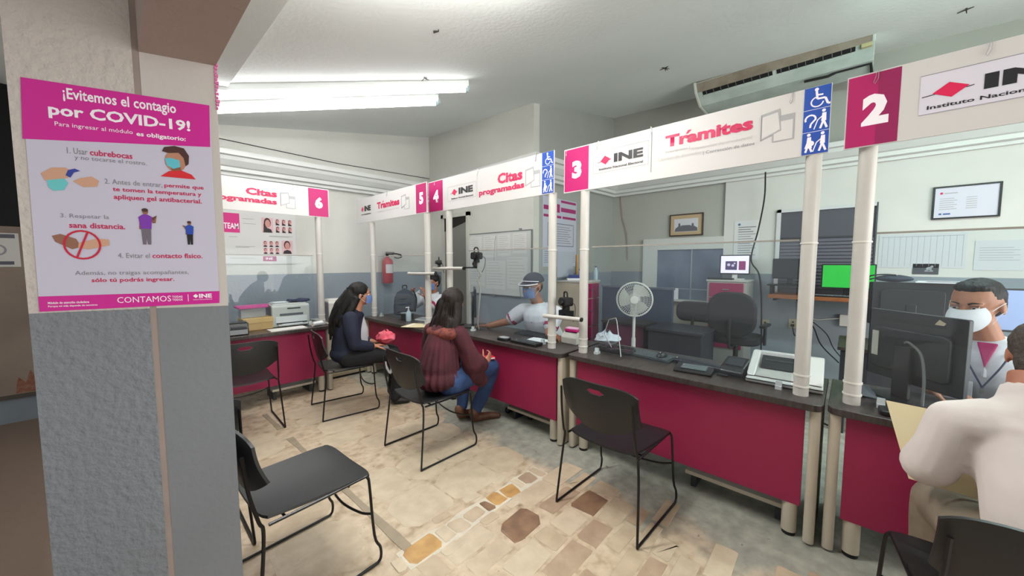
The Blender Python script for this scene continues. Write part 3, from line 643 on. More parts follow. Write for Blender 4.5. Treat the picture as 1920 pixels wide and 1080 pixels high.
# ------------------------------------------------------------------ chairs
def make_chair():
    t = thing('sled_chair', 'black plastic stacking chair facing counter 3, empty', 'chair', (0, 0, 0), 0, 'black plastic chairs on wire sled bases')
    # local +x faces forward
    def seat(u, v):
        x = -.215+.45*u; y = (-.225+.45*v)*(1-.10*(1-u)**2)
        z = .452-.016*math.sin(PI*v)*(1-.4*u)+.010*(1-u)**3-.018*max(0, u-.80)**2*25*.35
        e = abs(2*v-1); x += -.018*e**6*(1 if u > .5 else -1)
        return (x, y, z)
    obj('seat', MB().grid(seat, 14, 14, .012), CHAIRP, t, smooth=True)
    def bk(u, v):
        # v up, u across: rounded corners, lower edge curved down, slight wrap
        hw = .235; c = 2*u-1
        zt = .805-.035*abs(c)**5; zb = .525+.085*abs(c)**2.2
        z = zb+(zt-zb)*v
        x = -.222-.045*v-.008*math.sin(PI*v)+.030*c*c
        y = hw*c*(1-.06*(1-v)*0)
        return (x, y, z)
    # backrest with a real handle slot
    nu, nv = 24, 12; mb = MB(); W = nu+1; V = []; 
    for j in range(nv+1):
        for i in range(W): V.append(Vector(bk(i/nu, j/nv)))
    # handle hole: ring of cells removed, edges pulled to an ellipse
    hi0, hi1, hj0, hj1 = 9, 15, 9, 11
    for j in range(hj0, hj1+1):
        for i in range(hi0, hi1+1):
            if i in (hi0, hi1) or j in (hj0, hj1):
                c = (i-12)/3.0; s_ = (j-10)/1.0
                q = Vector(V[j*W+i]); yy = .058*c*(1 if abs(s_) < .5 else .80); zz = .757+.015*s_*(1 if abs(c) < .9 else .35)
                V[j*W+i] = Vector((q.x, yy, zz))
    fs = [(j*W+i, j*W+i+1, (j+1)*W+i+1, (j+1)*W+i) for j in range(nv) for i in range(nu) if not (hi0 <= i < hi1 and hj0 <= j < hj1)]
    off = len(V); V2 = [v+Vector((-.011, 0, -.001)) for v in V]
    allf = fs+[tuple(reversed([i+off for i in f])) for f in fs]
    from collections import Counter
    ec = Counter()
    for f in fs:
        for a, b in zip(f, f[1:]+f[:1]): ec[(a, b)] += 1
    for (a, b) in list(ec):
        if (b, a) not in ec: allf.append((b, a, a+off, b+off))
    used = sorted({i for f in allf for i in f}); mp = {k: n for n, k in enumerate(used)}
    VV = V+V2
    mb.add([VV[k] for k in used], [tuple(mp[i] for i in f) for f in allf])
    obj('backrest', mb, CHAIRP, t, smooth=True)
    for s in (-1, 1):
        y = s*.232; yf = s*.258
        pts = [(-.275, s*.222, .74), (-.262, s*.226, .60), (-.235, y, .47), (-.222, y, .43), (-.232, s*.243, .30), (-.262, yf, .03), (-.258, yf, .011), (-.24, yf, .009), (.0, yf, .009), (.20, yf, .009), (.235, yf, .012), (.248, yf, .035), (.246, s*.255, .08), (.222, s*.248, .15), (.210, s*.236, .40), (.205, s*.228, .436), (.185, s*.222, .442), (0, s*.220, .436), (-.20, s*.222, .436)]
        obj('side_frame', MB().tube(cat(pts, 4), .0068, 7), STEELB, t, smooth=True)
    obj('cross_bar', MB().tube(cat([(.216, -.246, .26), (.20, -.16, .235), (.185, 0, .225), (.20, .16, .235), (.216, .246, .26)], 5), .006, 7), STEELB, t, smooth=True)
    obj('seat_support', MB().tube([(.12, -.22, .432), (.12, .22, .432)], .006, 6).tube([(-.14, -.22, .432), (-.14, .22, .432)], .006, 6), STEELB, t)
    return t
chair0 = make_chair()
def place_chair(x, y, rz, label=None, first=False):
    if first:
        chair0.matrix_basis = Matrix.Translation((x, y, 0)) @ Matrix.Rotation(rad(rz), 4, 'Z'); return chair0
    return dup(chair0, (x, y, 0), rz, label)
place_chair(1.985, .975, -2, first=True)
place_chair(.525, 1.850, 3.5, 'nearest empty black chair beside the pillar, seen from the side')
place_chair(.135, 2.45, 90, 'black chair almost hidden by the pillar, behind the nearest empty one')
place_chair(1.615, 2.385, 0, 'black chair under the woman in the maroon blouse')
place_chair(1.475, 3.68, -8, 'black chair under the woman in the navy jacket')
place_chair(.66, 3.86, 88, 'empty black chair facing counter 6 with its back to the viewer')
place_chair(1.75, -.407, 8, 'black chair at the bottom right corner, under the man in white')
# ------------------------------------------------------------------ ceiling lamps and the air conditioner
TUBEM = plain('lit_tube', '#ffffff', .5, emit=14.0)
TUBEN = plain('added_near_tube', '#fffdf8', .5, emit=95.0)  # strong glow of the added tube above the frame
TUBEC = plain('added_cool_tube', '#ccfff6', .5, emit=60.0)  # cool glow of the added unseen tube on the right
def tube_lamp(label, a, b, tm=None):
    d = (b-a); L = d.length; m = (a+b)/2; z = ceil_z(m.x, m.y)
    t = thing('fluorescent_lamp', label, 'lamp', (0, 0, 0), 0)
    A = Vector((a.x, a.y, ceil_z(a.x, a.y)-.085)); B = Vector((b.x, b.y, ceil_z(b.x, b.y)-.085)); u = (B-A).normalized()
    up = Vector((0, 0, 1)); s_ = u.cross(up).normalized()
    mb = MB()
    for p, q, w, h0, h1 in ((A, B, .013 if tm else .036, .030, .083),):
        vs = [P_+s_*k*w+up*h for P_ in (p, q) for k, h in ((-1, h0), (1, h0), (1, h1), (-1, h1))]
        mb.add(vs, [(0, 1, 2, 3), (7, 6, 5, 4), (0, 4, 5, 1), (1, 5, 6, 2), (2, 6, 7, 3), (3, 7, 4, 0)])
    obj('channel', mb, plain('lamp_channel', '#d9dcda', .4), t)
    obj('tube', MB().cyl(A+u*.03, B-u*.03, .019, n=12), tm or TUBEM, t, smooth=True)
    for P_, k in ((A, 1), (B, -1)): obj('end_cap', MB().cyl(P_, P_+u*k*.03, .021, n=12).box(P_.x-.012, P_.y-.012, P_.z, P_.x+.012, P_.y+.012, P_.z+.05), plain('lamp_cap', '#9fb0b3', .5), t)
tube_lamp('lit ceiling tube nearer the grey wall corner, the longer reaching one', T1A, T1B)
tube_lamp('lit ceiling tube closest to the left wall', T2A, T2B)
tube_lamp('added ceiling tube just above the frame, brightening the ceiling', L5A, L5B, TUBEN)
tube_lamp('added cool tube out of view on the right, tinting the ceiling', L3A, L3B, TUBEC)
BULB = thing('bare_bulb', 'small lit bulb hanging just below the left ceiling tubes', 'lamp', (1.33, 4.05, ceil_z(1.33, 4.05)), 0)
obj('socket', MB().cyl((0, 0, 0), (0, 0, -.06), .02, n=12), LBEIGE, BULB); obj('globe', MB().ball((0, 0, -.10), .035), plain('lit_globe', '#fff6e8', .5, emit=9), BULB, smooth=True)

AC = thing('air_conditioner', 'white under-ceiling air conditioner above the signs', 'air conditioner', (5.02, 1.53, 3.44), -90)
acM = mat('ac_casing', '#c5d0cb', .45, col2='#aebab4', vscale=4); acD = mat('ac_brown_casing', '#7d7163', .6, col2='#94897b', vscale=7)  # second tone is a darker brown, for the front strip
AL = 1.60
obj('casing', MB().prism([(.0, .255), (.06, .165), (.085, .15), (.25, .055), (.62, .045), (.66, .10), (.66, .27), (.0, .27)], 0, AL, 'x'), acM, AC, .006)
obj('front_strip', MB().prism([(-.004, .262), (.058, .160), (.064, .164), (.004, .268)], .01, AL-.02, 'x'), acD, AC)
for a, b_ in ((.06, .78), (.82, 1.46)):
    obj('air_slot', MB().prism([(.062, .158), (.105, .132), (.110, .142), (.068, .168)], a, b_, 'x'), BLK2, AC)
    for k in range(9):
        x = a+(b_-a)*(k+.5)/9; obj('louvre', MB().prism([(.060, .155), (.108, .126), (.110, .131), (.062, .160)], x, x+.006, 'x'), plain('louvre_grey', '#6f726d', .6), AC)
obj('flap', MB().prism([(.108, .130), (.150, .104), (.152, .110), (.110, .136)], .06, 1.46, 'x'), acM, AC, .002)
obj('display_box', MB().box(1.50, .055, .13, 1.58, .10, .165), plain('ac_yellowed', '#b7b084', .5), AC, .003)
obj('end_cap', MB().prism([(-.004, .262), (.06, .155), (.25, .048), (.63, .04), (.665, .10), (.665, .272), (-.004, .272)], -.03, 0, 'x'), plain('ac_cap', '#cfd2c6', .5), AC, .006)
obj('drain_pipe', MB().tube([(1.05, .30, .04), (1.25, .30, .03), (1.32, .30, .05), (1.58, .30, .05), (1.60, .60, .03), (1.60, .85, .0)], .014, 8), BLK2, AC, smooth=True)

# ------------------------------------------------------------------ left wall (sheets, extinguisher, sign by the door)
fp = thing('photo_rules_notice', 'white wall sheet of passport style portraits below the number 6', 'notice', (.60, YW-.012, 1.44), 0)
obj('sheet', MB().box(0, 0, 0, 1.03, .006, .70), plain('notice_white', '#cfcfcd', .5), fp)
q = flat('pink_block', [rc(.245, .385, .412, .62)], plain('notice_pink', '#d2247f', .5), fp); text('TEAM', (.255, .43, .40, .50), LWHITE, fp, -.0016, .02)
FACE = plain('portrait_skin', '#c98e85', .6); PHAIR = plain('portrait_hair', '#3a2a2c', .6); PPINK = plain('portrait_ground', '#d9b3b8', .6); PDARK = plain('portrait_jacket', '#2a2426', .6)
def portrait(x, z, w, h, long=False):
    p = flat('portrait', [rc(x, z, x+w, z+h)], PPINK, fp, -.0008)
    m1 = MB(); cx = x+w/2; cz = z+h*.60
    m1.prism(circ(cx, cz+h*.06, w*.30, 12, h*.33), -.0020, -.0016, 'y')
    if long: m1.prism([(cx-w*.36, z+h*.02), (cx-w*.05, z), (cx-w*.05, cz), (cx-w*.32, cz)], -.0020, -.0016, 'y')
    obj('portrait_hair', m1, PHAIR, p)
    obj('portrait_face', MB().prism(circ(cx+w*.02, cz, w*.22, 12, h*.27), -.0026, -.0021, 'y'), FACE, p)
    obj('portrait_jacket', MB().prism([(x+w*.1, z), (x+w*.9, z), (x+w*.80, z+h*.22), (cx, z+h*.30), (x+w*.20, z+h*.22)], -.0026, -.0021, 'y'), PDARK, p)
portrait(.64, .405, .13, .19, True); portrait(.855, .135, .13, .175)
for i in range(3):
    for j in range(2):
        portrait(.79+i*.072, .41+j*.095, .055, .08, True); portrait(.645+i*.066, .13+j*.09, .052, .078)
flat('pink_block', [rc(.64, .035, .79, .10)], plain('notice_mauve', '#a93c74', .5), fp); text('INE', (.67, .055, .75, .085), LWHITE, fp, -.0016, .02)
for z, a, b_ in ((.50, .44, .58), (.56, .44, .56), (.33, .30, .38), (.215, .36, .56), (.205, .36, .50), (.07, .30, .55), (.36, .72, .99), (.352, .72, .95)):
    flat('text_line', [rc(a, z, b_, z+.006)], LGREY, fp, -.0008)

EX = thing('fire_extinguisher', 'red fire extinguisher hung on the left wall above a backpack', 'extinguisher', (2.90, YW-.115, 1.13), 0)
RED = mat('extinguisher_red', '#b0303f', .3, coat=.4)
obj('cylinder', MB().lathe([(.0, .0), (.075, .0), (.085, .02), (.085, .33), (.075, .37), (.04, .40), (.028, .41), (.028, .43), (0, .43)], 22), RED, EX, smooth=True)
obj('label_plate', MB().grid(lambda u, v: (.0862*math.cos(rad(-135+90*u)), .0862*math.sin(rad(-135+90*u)), .16+.14*v), 8, 1), plain('extinguisher_label', '#cfc8cc', .5), EX)
obj('valve', MB().cyl((0, 0, .42), (0, 0, .47), .02, n=12).box(-.02, -.02, .455, .10, .02, .475).box(-.02, -.012, .485, .12, .012, .495), BLK, EX)
obj('hose', MB().tube(cat([(.02, 0, .46), (.12, -.03, .47), (.22, -.03, .45), (.24, -.02, .42), (.18, -.02, .40), (.12, .0, .41)], 5), .010, 7), BLK2, EX, smooth=True)
obj('bracket', MB().box(-.02, .08, .10, .02, .115, .30), METAL, EX)

bpk = thing('backpack', 'dark blue grey backpack standing on the counter under the extinguisher', 'bag', (2.46, 4.20, .75), -60)
BPM = mat('backpack_cloth', '#2d3646', .85, var=.25, vscale=12, bump=.3, bscale=60)

sn = thing('door_notice', 'small white printed notice on the tan panel left of the pillar', 'notice', (-.86, YW-.055, 1.42), 0)
obj('sheet', MB().box(0, 0, 0, .235, .004, .30), plain('notice_pale', '#b5b2ae', .6), sn)
flat('notice_band', [rc(.02, .255, .215, .29)], plain('notice_dark', '#4a4a55', .6), sn); flat('notice_ring', [circ(.117, .15, .05, 18)], GINK, sn); flat('notice_ring_centre', [circ(.117, .15, .036, 18)], plain('notice_pale', '#b5b2ae', .6), sn, -.001)
flat('notice_band', [rc(.03, .02, .20, .05)], plain('notice_dark', '#4a4a55', .6), sn)
dd = struct('door_2', MB().box(-1.9, YW-.05, .25, -.55, YW-.001, 1.78), mat('tan_door_panel', '#7b6c60', .6, col2='#6e5f55', vscale=3))
obj('dark_opening', MB().box(-1.9, YW-.045, 1.78, -.56, YW-.002, 3.05), plain('dark_opening', '#0b0a0d', .9), dd)
obj('rust_patch', MB().prism([(-.72, .27), (-.56, .27), (-.56, .50), (-.60, .40), (-.63, .47), (-.66, .36), (-.70, .42)], YW-.0515, YW-.050, 'y'), mat('rust', '#6b3323', .8, col2='#7b5a48', vscale=30), dd)
obj('bottom_rail', MB().box(-1.9, YW-.058, .225, -.55, YW-.002, .262), plain('door_rail_dark', '#3d342e', .6), dd)

# ------------------------------------------------------------------ whiteboard and wall items
wbd = thing('whiteboard', 'whiteboard of pinned lists behind the clerk in a cap', 'whiteboard', (X1-.006, 4.49, .985), -90)
obj('board', MB().box(0, -.012, 0, 1.32, 0, .91), mat('whiteboard_face', '#c8cac9', .35), wbd)
obj('aluminium_frame', MB().box(-.012, -.02, -.012, 1.332, -.001, .0).box(-.012, -.02, .91, 1.332, -.001, .922).box(-.012, -.02, 0, 0, -.001, .91).box(1.32, -.02, 0, 1.332, -.001, .91), plain('dull_aluminium', '#8d918f', .4, metal=.6), wbd)
LP_ = plain('list_paper', '#d6d6d4', .7)
r3 = random.Random(3)
for x, z, w, h in ((.04, .56, .30, .31), (.37, .55, .26, .33), (.68, .57, .26, .31), (.98, .60, .26, .28), (.06, .12, .34, .40), (.43, .08, .40, .42), (.87, .10, .38, .45)):
    p = flat('pinned_sheet', [rc(x, z, x+w, z+h)], LP_, wbd, -.0135, .001)
    mb = MB()
    for k in range(9):
        zz = z+h-.03-k*(h-.05)/9; mb.prism(rc(x+.02, zz, x+w*r3.uniform(.5, .92), zz+.004), -.0152, -.0148, 'y')
    obj('ruled_lines', mb, LGREY, p, kind='stuff')
flat('yellow_note', [rc(.02, .84, .07, .89)], plain('yellow_note', '#d8cf7a', .6), wbd, -.0136)
flat('pen_line', thick_line([(.60, .50), (.62, .80), (.64, .86)], .006), GINK, wbd, -.016)
obj('hanging_clip', MB().box(1.10, -.022, .915, 1.14, -.001, .945).box(.55, -.022, -.03, .62, -.001, 0), GINK, wbd)

op = thing('info_poster', 'tall information poster with magenta bands on the side wall, between two pipes', 'poster', (3.99, YS-.008, 1.40), 0)
obj('sheet', MB().box(0, 0, 0, .84, .006, .98), plain('info_sheet', '#b5b9c6', .6), op)
for x0, z0, x1, z1 in ((.02, .80, .27, .86), (.31, .78, .40, .90), (.43, .80, .82, .86), (.02, .70, .44, .735), (.47, .70, .82, .735), (.43, .93, .82, .965)):
    flat('magenta_band', [rc(x0, z0, x1, z1)], plain('info_magenta', '#9c2a68', .5), op, -.0006)
flat('info_frame', thick_line([(.12, .30), (.76, .30), (.76, .62), (.12, .62), (.12, .30)], .012), plain('info_frame_grey', '#6f7784', .5), op, -.0006)
mbx = MB()
for k in range(8): mbx.prism(rc(.17, .34+k*.033, .70-.04*(k % 3), .348+k*.033), -.0012, -.0008, 'y')
for k in range(6): mbx.prism(rc(.04, .06+k*.03, .80, .068+k*.03), -.0012, -.0008, 'y')
obj('small_print', mbx, GINK, op, kind='stuff')
pp2 = thing('pinned_paper', 'pale paper sheet hanging on the side wall above the cream cabinet', 'paper', (4.33, YS-.012, 1.24), 0)
obj('sheet', MB().box(0, 0, 0, .42, .002, .38), plain('pale_blue_paper', '#aab2bd', .6), pp2)

# framed picture
fr = thing('framed_photograph', 'small framed photograph of a building on the grey back wall', 'picture', (X2-.03, 2.141, 1.87), -90)
obj('frame', MB().box(0, 0, 0, .49, .03, .018).box(0, 0, .322, .49, .03, .34).box(0, 0, .018, .016, .03, .322).box(.474, 0, .018, .49, .03, .322), plain('frame_black', '#2e2318', .4), fr)
obj('mat_board', MB().box(.016, .010, .018, .474, .014, .322), plain('mat_tan', '#b39d7c', .7), fr)
flat('photo', [rc(.07, .065, .42, .265)], plain('photo_sky', '#c4c6cc', .6), fr, .0095)
flat('photo_building', [[(.075, .07), (.415, .07), (.41, .12), (.36, .15), (.355, .19), (.33, .19), (.325, .15), (.30, .165), (.18, .165), (.165, .15), (.16, .20), (.135, .20), (.13, .15), (.09, .12)]], plain('photo_grey', '#5f6068', .6), fr, .0088)
# notice
no = thing('typed_notice', 'typed white letter taped to the white back wall', 'notice', (X2-.046, 1.235, 1.50), -90)
obj('sheet', MB().box(0, 0, 0, .30, .003, .54), plain('letter_white', '#d3d5d6', .6), no)
flat('letterhead', [circ(.06, .49, .018, 8)], plain('letterhead_blue', '#59708f', .6), no)
mbx = MB()
for k in range(13): mbx.prism(rc(.05, .06+k*.032, .26-.03*(k % 3), .068+k*.032+(.004 if k > 9 else 0)), -.0008, -.0004, 'y')
obj('typed_lines', mbx, GINK, no, kind='stuff')
# interior window with white frame and ledge
w1 = struct('window_1', MB().box(X2-.055, 1.365, 1.66, X2-.001, 2.55, 1.84).box(X2-.055, 2.32, .30, X2-.001, 2.55, 1.66), plain('window_white_frame', '#c3c6c2', .5))
obj('window_pane', MB().box(X2-.020, 1.365, .88, X2-.012, 1.79, 1.66), mat('window_slate', '#6f7c90', .25, col2='#5f6b80', vscale=3), w1)
obj('window_pane', MB().box(X2-.020, 1.80, .88, X2-.012, 2.32, 1.66), mat('window_slate', '#6f7c90', .25), w1)
obj('mullion', MB().box(X2-.03, 1.785, .88, X2-.012, 1.805, 1.66).box(X2-.03, 1.365, 1.04, X2-.012, 2.32, 1.055), plain('mullion_grey', '#8b939c', .4), w1)
obj('wall_below', MB().box(X2-.05, 1.365, 0, X2-.001, 2.32, .86), plain('ledge_cream', '#aaa69a', .6), w1)
obj('window_ledge', MB().box(X2-.20, 1.30, .86, X2-.001, 2.34, .885), plain('window_white_frame', '#c3c6c2', .5), w1)
lp = thing('ledge_paper', 'white paper propped on the ledge of the grey inside window', 'paper', (X2-.10, 2.10, .886), -90)
obj('sheet', MB().box(0, 0, 0, .15, .003, .17), PAPER, lp); obj('easel', MB().box(.05, .003, 0, .10, .05, .01), BLK, lp)
# window 2 with blinds
w2 = struct('window_2', MB().box(X2-.052, -.185, 1.05, X2-.0405, .70, 2.11), plain('blind_dark', '#4b4c55', .6))
obj('window_reveal', MB().box(X2-.07, .70, 1.0, X2-.0405, .745, 2.15).box(X2-.07, -.185, 2.11, X2-.0405, .745, 2.15), plain('reveal_white', '#c4c6c8', .5), w2)
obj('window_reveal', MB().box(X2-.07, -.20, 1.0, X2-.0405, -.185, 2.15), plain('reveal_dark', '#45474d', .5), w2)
for k in range(15):
    z = 1.72-k*.042
    obj('blind_slat', MB().box(X2-.066, -.18, z, X2-.054, .695, z+.030, None), plain('slat_grey', '#5b5c67', .5), w2)
obj('window_rail', MB().box(X2-.064, -.18, 1.765, X2-.052, .695, 1.785), plain('slat_edge', '#393a41', .5), w2)
# certificate
ce = thing('framed_certificate', 'black framed certificate on the white wall above the masked clerk', 'certificate', (X2-.065, -.605, 1.915), -90)
obj('frame', MB().box(0, 0, 0, .45, .02, .016).box(0, 0, .326, .45, .02, .342).box(0, 0, .016, .016, .02, .326).box(.434, 0, .016, .45, .02, .326), BLK, ce)
obj('certificate_sheet', MB().box(.016, .008, .016, .434, .012, .326), plain('certificate_white', '#c9c9d6', .4), ce)
flat('seal', [circ(.06, .27, .012, 8)], RINK, ce, .007)
mbx = MB()
for k in range(6): mbx.prism(rc(.05, .10+k*.022, .17-.02*(k % 2), .106+k*.022), .0064, .0070, 'y'); mbx.prism(rc(.23, .10+k*.022, .30, .106+k*.022), .0064, .0070, 'y')
mbx.prism(rc(.08, .262, .17, .272), .0064, .0070, 'y')
obj('small_print', mbx, LGREY, ce, kind='stuff'); flat('blue_logos', [rc(.05, .045, .07, .062), rc(.08, .045, .13, .060)], plain('logo_blue', '#3c5a94', .5), ce, .007)
# charts below it
chh = thing('wall_chart', 'wide pale chart of columns taped beside the dark window', 'chart', (X2-.045, -.225, 1.40), -90)
obj('sheet', MB().box(0, 0, 0, .64, .003, .37), plain('chart_white', '#c6c8cb', .6), chh)
mbx = MB()
for k in range(14): mbx.prism(rc(.03+k*.045, .02, .033+k*.045, .35), -.0008, -.0004, 'y')
mbx.prism(rc(.02, .34, .62, .345), -.0008, -.0004, 'y')
obj('chart_lines', mbx, LGREY, chh, kind='stuff')
ch2 = thing('wall_sheet', 'pale typed sheet on the wall over the head of the masked clerk', 'paper', (X2-.045, -.92, 1.38), -90)
obj('sheet', MB().box(0, 0, 0, .34, .003, .30), plain('chart_white', '#c6c8cb', .6), ch2)
mbx = MB()
for k in range(6): mbx.prism(rc(.03, .10+k*.025, .28-.04*(k % 2), .105+k*.025), -.0008, -.0004, 'y')
obj('typed_lines', mbx, LGREY, ch2, kind='stuff')
sp2 = thing('dark_print', 'small dark grey print on the wall left of the masked clerk', 'picture', (X2-.045, -.50, 1.33), -90)
obj('sheet', MB().box(0, 0, 0, .19, .003, .115), plain('print_dark', '#3a4047', .5), sp2)
flat('print_figure', [circ(.12, .06, .022, 10), rc(.09, .03, .15, .045), circ(.14, .085, .012, 8)], plain('print_light', '#8f9499', .5), sp2)
tag(obj('hanging_cable', MB().tube(cat([(5.70, .86, 2.62), (5.78, .87, 2.3), (5.84, .93, 1.9), (5.86, 1.0, 1.5), (5.88, .90, 1.28), (5.90, .86, .8), (5.90, .84, .1)], 6), .009, 6), CABLE, smooth=True), 'thin black cable hanging down the white wall beside the typed letter', 'cable')
for x, z, lb in ((1.0-.18, .62, 'cream wall socket left of the hanging shelf cables'), (.52, .66, 'cream wall socket beside the shelf cables with a black plug')):
    so = thing('wall_socket', lb, 'socket', (X2-.042, x, z), -90)
    obj('plate', MB().box(-.045, -.008, -.06, .045, 0, .06), plain('socket_cream', '#b3a98f', .5), so, .003); obj('socket_holes', MB().box(-.012, -.010, .012, .012, -.008, .03).box(-.012, -.010, -.03, .012, -.008, -.012), BLK2, so)
    if x < .6: obj('plug', MB().box(-.018, -.045, -.035, .018, -.010, -.005), BLK2, so, .003)
wp = thing('wall_adapter', 'white plug box on the wall under the orange shelf', 'adapter', (X2-.042, .02, .76), -90)
obj('box', MB().box(-.05, -.05, -.07, .05, 0, .07), LBEIGE, wp, .006); obj('lead', MB().tube(cat([(-.04, -.03, .02), (-.15, -.03, .0), (-.28, -.02, -.02), (-.40, -.02, .05)], 5), .006, 6), LBEIGE, wp)

# ------------------------------------------------------------------ furniture behind the counters
MAGD = plain('drawer_magenta', '#8e1c4d', .5)
def cabinet(label, loc, w, d, h, rows, side=CREAM):
    t = thing('drawer_cabinet', label, 'cabinet', loc, 0 if rows[0] == 'y' else -90)
    obj('body', MB().box(0, .004, .02, w, d, h), side, t, .003)
    obj('top', MB().box(-.01, -.01, h, w+.01, d, h+.022), plain('cabinet_top', '#b9b9b4', .4), t, .003)
    z = h-.02
    for k, hh in enumerate(rows[1]):
        f = obj('drawer', MB().box(.03, -.012, z-hh+.012, w-.03, .004, z), MAGD, t, .003)
        obj('handle', MB().box(w/2-.04, -.028, z-hh*.45, w/2+.04, -.012, z-hh*.45+.012), METAL, f)
        z -= hh
    obj('plinth', MB().box(.01, .02, 0, w-.01, d-.02, .02), BLK2, t)
    return t
cabinet('cream filing cabinet with magenta drawers in the wall corner behind counter 3', (4.27, 2.70, 0), .52, .42, 1.18, ('y', (.22, .40, .40)))
cabinet('grey cabinet with magenta drawers carrying a small lit monitor', (5.46, 1.43, 0), .46, .48, 1.205, ('x', (.20, .34, .34)), plain('cabinet_grey', '#a09e99', .5))
MON = plain('monitor_black', '#17181b', .35); MATB = mat('monitor_back', '#1b1d20', .42, var=.15, vscale=5)
def monitor(label, loc, rz, w, h, ztop, screen=None, base='black', group=None, zbase=0):
    """local: faces -y; the base stands at z=0 of loc; panel bottom..top"""
    t = thing('computer_monitor', label, 'monitor', loc, rz, group)
    z0 = ztop-h
    obj('housing', MB().prism(rrect(w, h, .012, 3, 0, (z0+ztop)/2), 0, .022, 'y').prism(rrect(w*.72, h*.66, .03, 3, 0, (z0+ztop)/2), .022, .042, 'y'), MATB, t, .003)
    obj('display', MB().box(-w/2+.013, -.0015, z0+.016, w/2-.013, 0, ztop-.013), screen or plain('display_off', '#1c2028', .15), t)
    m = LBEIGE if base == 'white' else MON
    obj('stand', MB().box(-.03, .020, .012, .03, .048, (z0+ztop)/2), m, t, .004)
    obj('foot', MB().prism(rrect(.22, .16, .03, 4, 0, .05), 0, .012, 'z'), m, t, .002)
    return t
scrW = plain('screen_web', '#cfc8dd', .3, emit=.7)
m1 = monitor('small lit monitor showing a web page on the grey cabinet', (5.72, 1.165, 1.227), -90, .36, .265, .335, scrW, 'white')
flat('screen_picture', [rc(-.11, .13, .03, .25)], plain('screen_photo', '#4a3d66', .3, emit=.3), m1, -.0022); flat('screen_picture', [rc(.05, .13, .13, .25)], plain('screen_purple', '#7d2f62', .3, emit=.35), m1, -.0022)
obj('screen_faces', MB().prism(circ(-.07, .20, .02, 8), -.0032, -.0027, 'y').prism(circ(-.02, .19, .018, 8), -.0032, -.0027, 'y').prism(circ(.0, .22, .012, 8), -.0032, -.0027, 'y'), plain('screen_light', '#b9aec6', .3, emit=.5), m1, kind='stuff')
kb0 = tag(obj('cabinet_keyboard', MB().box(5.50, 1.14, 1.228, 5.62, 1.44, 1.250), BLK, bevel=.004), 'black keyboard on top of the grey cabinet before the small monitor', 'keyboard')
# orange wall shelf with two monitors
sh = thing('wall_shelf', 'orange wooden wall shelf under the green screen', 'shelf', (5.45, .74, 1.02), -90)
obj('plank', MB().box(0, 0, 0, 1.15, .50, .045), mat('orange_wood', '#9a5c33', .5, col2='#7e4727', vscale=6, stretch=(1, 10, 10)), sh, .004)
obj('shelf_bracket', MB().box(.05, .05, -.03, .08, .50, 0), BLK2, sh); obj('shelf_bracket', MB().box(1.05, .05, -.03, 1.08, .50, 0), BLK2, sh)
ri = thing('monitor_riser', 'thin black riser with legs on the orange shelf', 'stand', (5.50, .76, 1.066), -90)
obj('plate', MB().box(0, 0, .105, .42, .25, .12), BLK2, ri, .002)
for x, y in ((.03, .02), (.37, .02), (.03, .22), (.37, .22)): obj('leg', MB().box(x, y, 0, x+.025, y+.02, .105), BLK2, ri)
monitor('switched-off dark monitor on the black riser of the orange shelf', (5.58, .54, 1.187), -90, .36, .25, .32)
gs = mat('screen_green', '#27963a', .3, col2='#2ba340', vscale=2, emit=.0)
gb = gs.node_tree.nodes['Principled BSDF']; gb.inputs['Emission Color'].default_value = srgb('#2cc53c'); gb.inputs['Emission Strength'].default_value = .22
monitor('monitor with a bright green screen on the orange shelf', (5.62, .02, 1.066), -90, .46, .285, .375, gs)
sk = thing('shelf_keyboard', 'keyboard lying before the green screen', 'keyboard', (5.47, .30, 1.066), -90)
obj('tray', MB().box(0, 0, 0, .42, .12, .016), BLK, sk, .003)
mbx = MB()
for i in range(12):
    for j in range(3): mbx.box(.012+i*.034, .012+j*.034, .016, .040+i*.034, .040+j*.034, .021)
obj('keys', mbx, plain('key_grey', '#7d7f86', .5), sk, kind='stuff')
cb = thing('shelf_cables', 'black cables dangling from the orange shelf down to the wall socket', 'cable', (5.9, .5, .6), 0)
obj('cable', MB().tube(cat([(5.60, .47, 1.06), (5.7, .46, .98), (5.74, .40, .82), (5.78, .30, .66), (5.80, .22, .45), (5.84, .05, .25)], 6), .007, 6), CABLE, cb, world=True)
obj('cable', MB().tube(cat([(5.62, .44, 1.04), (5.73, .42, .90), (5.78, .33, .74), (5.80, .36, .60), (5.86, .48, .52), (5.92, .52, .63)], 6), .006, 6), CABLE, cb, world=True)
obj('cable', MB().tube(cat([(5.74, .36, .78), (5.78, .18, .60), (5.80, .10, .42), (5.84, -.05, .22)], 6), .006, 6), CABLE, cb, world=True)

# low navy partition and dark desk
pt = thing('office_partition', 'low slate blue partition standing left of the white fan', 'partition', (4.55, 2.52, 0), -90)
obj('fabric_panel', MB().box(0, 0, .08, .95, .05, 1.12), mat('partition_fabric', '#414a5c', .85, var=.1, vscale=20), pt, .004)
obj('partition_trim', MB().box(-.01, -.008, 1.12, .96, .058, 1.145).box(0, .0, 0, .05, .05, .08).box(.90, 0, 0, .95, .05, .08), plain('partition_trim', '#5d646f', .4), pt)
pt2 = thing('low_desk_panel', 'low dark magenta desk panel seen under the fan head', 'desk', (4.10, 2.25, 0), -90)
obj('panel', MB().box(0, 0, .1, .56, .025, .72), mat('panel_dull_magenta', '#5a1c3a', .6), pt2); obj('desk_top', MB().box(0, -.05, .72, .56, .28, .745), TOPM, pt2); obj('desk_leg', MB().box(0, .0, 0, .04, .28, .72), DGREY, pt2); obj('desk_leg', MB().box(.52, 0, 0, .56, .28, .72), DGREY, pt2)
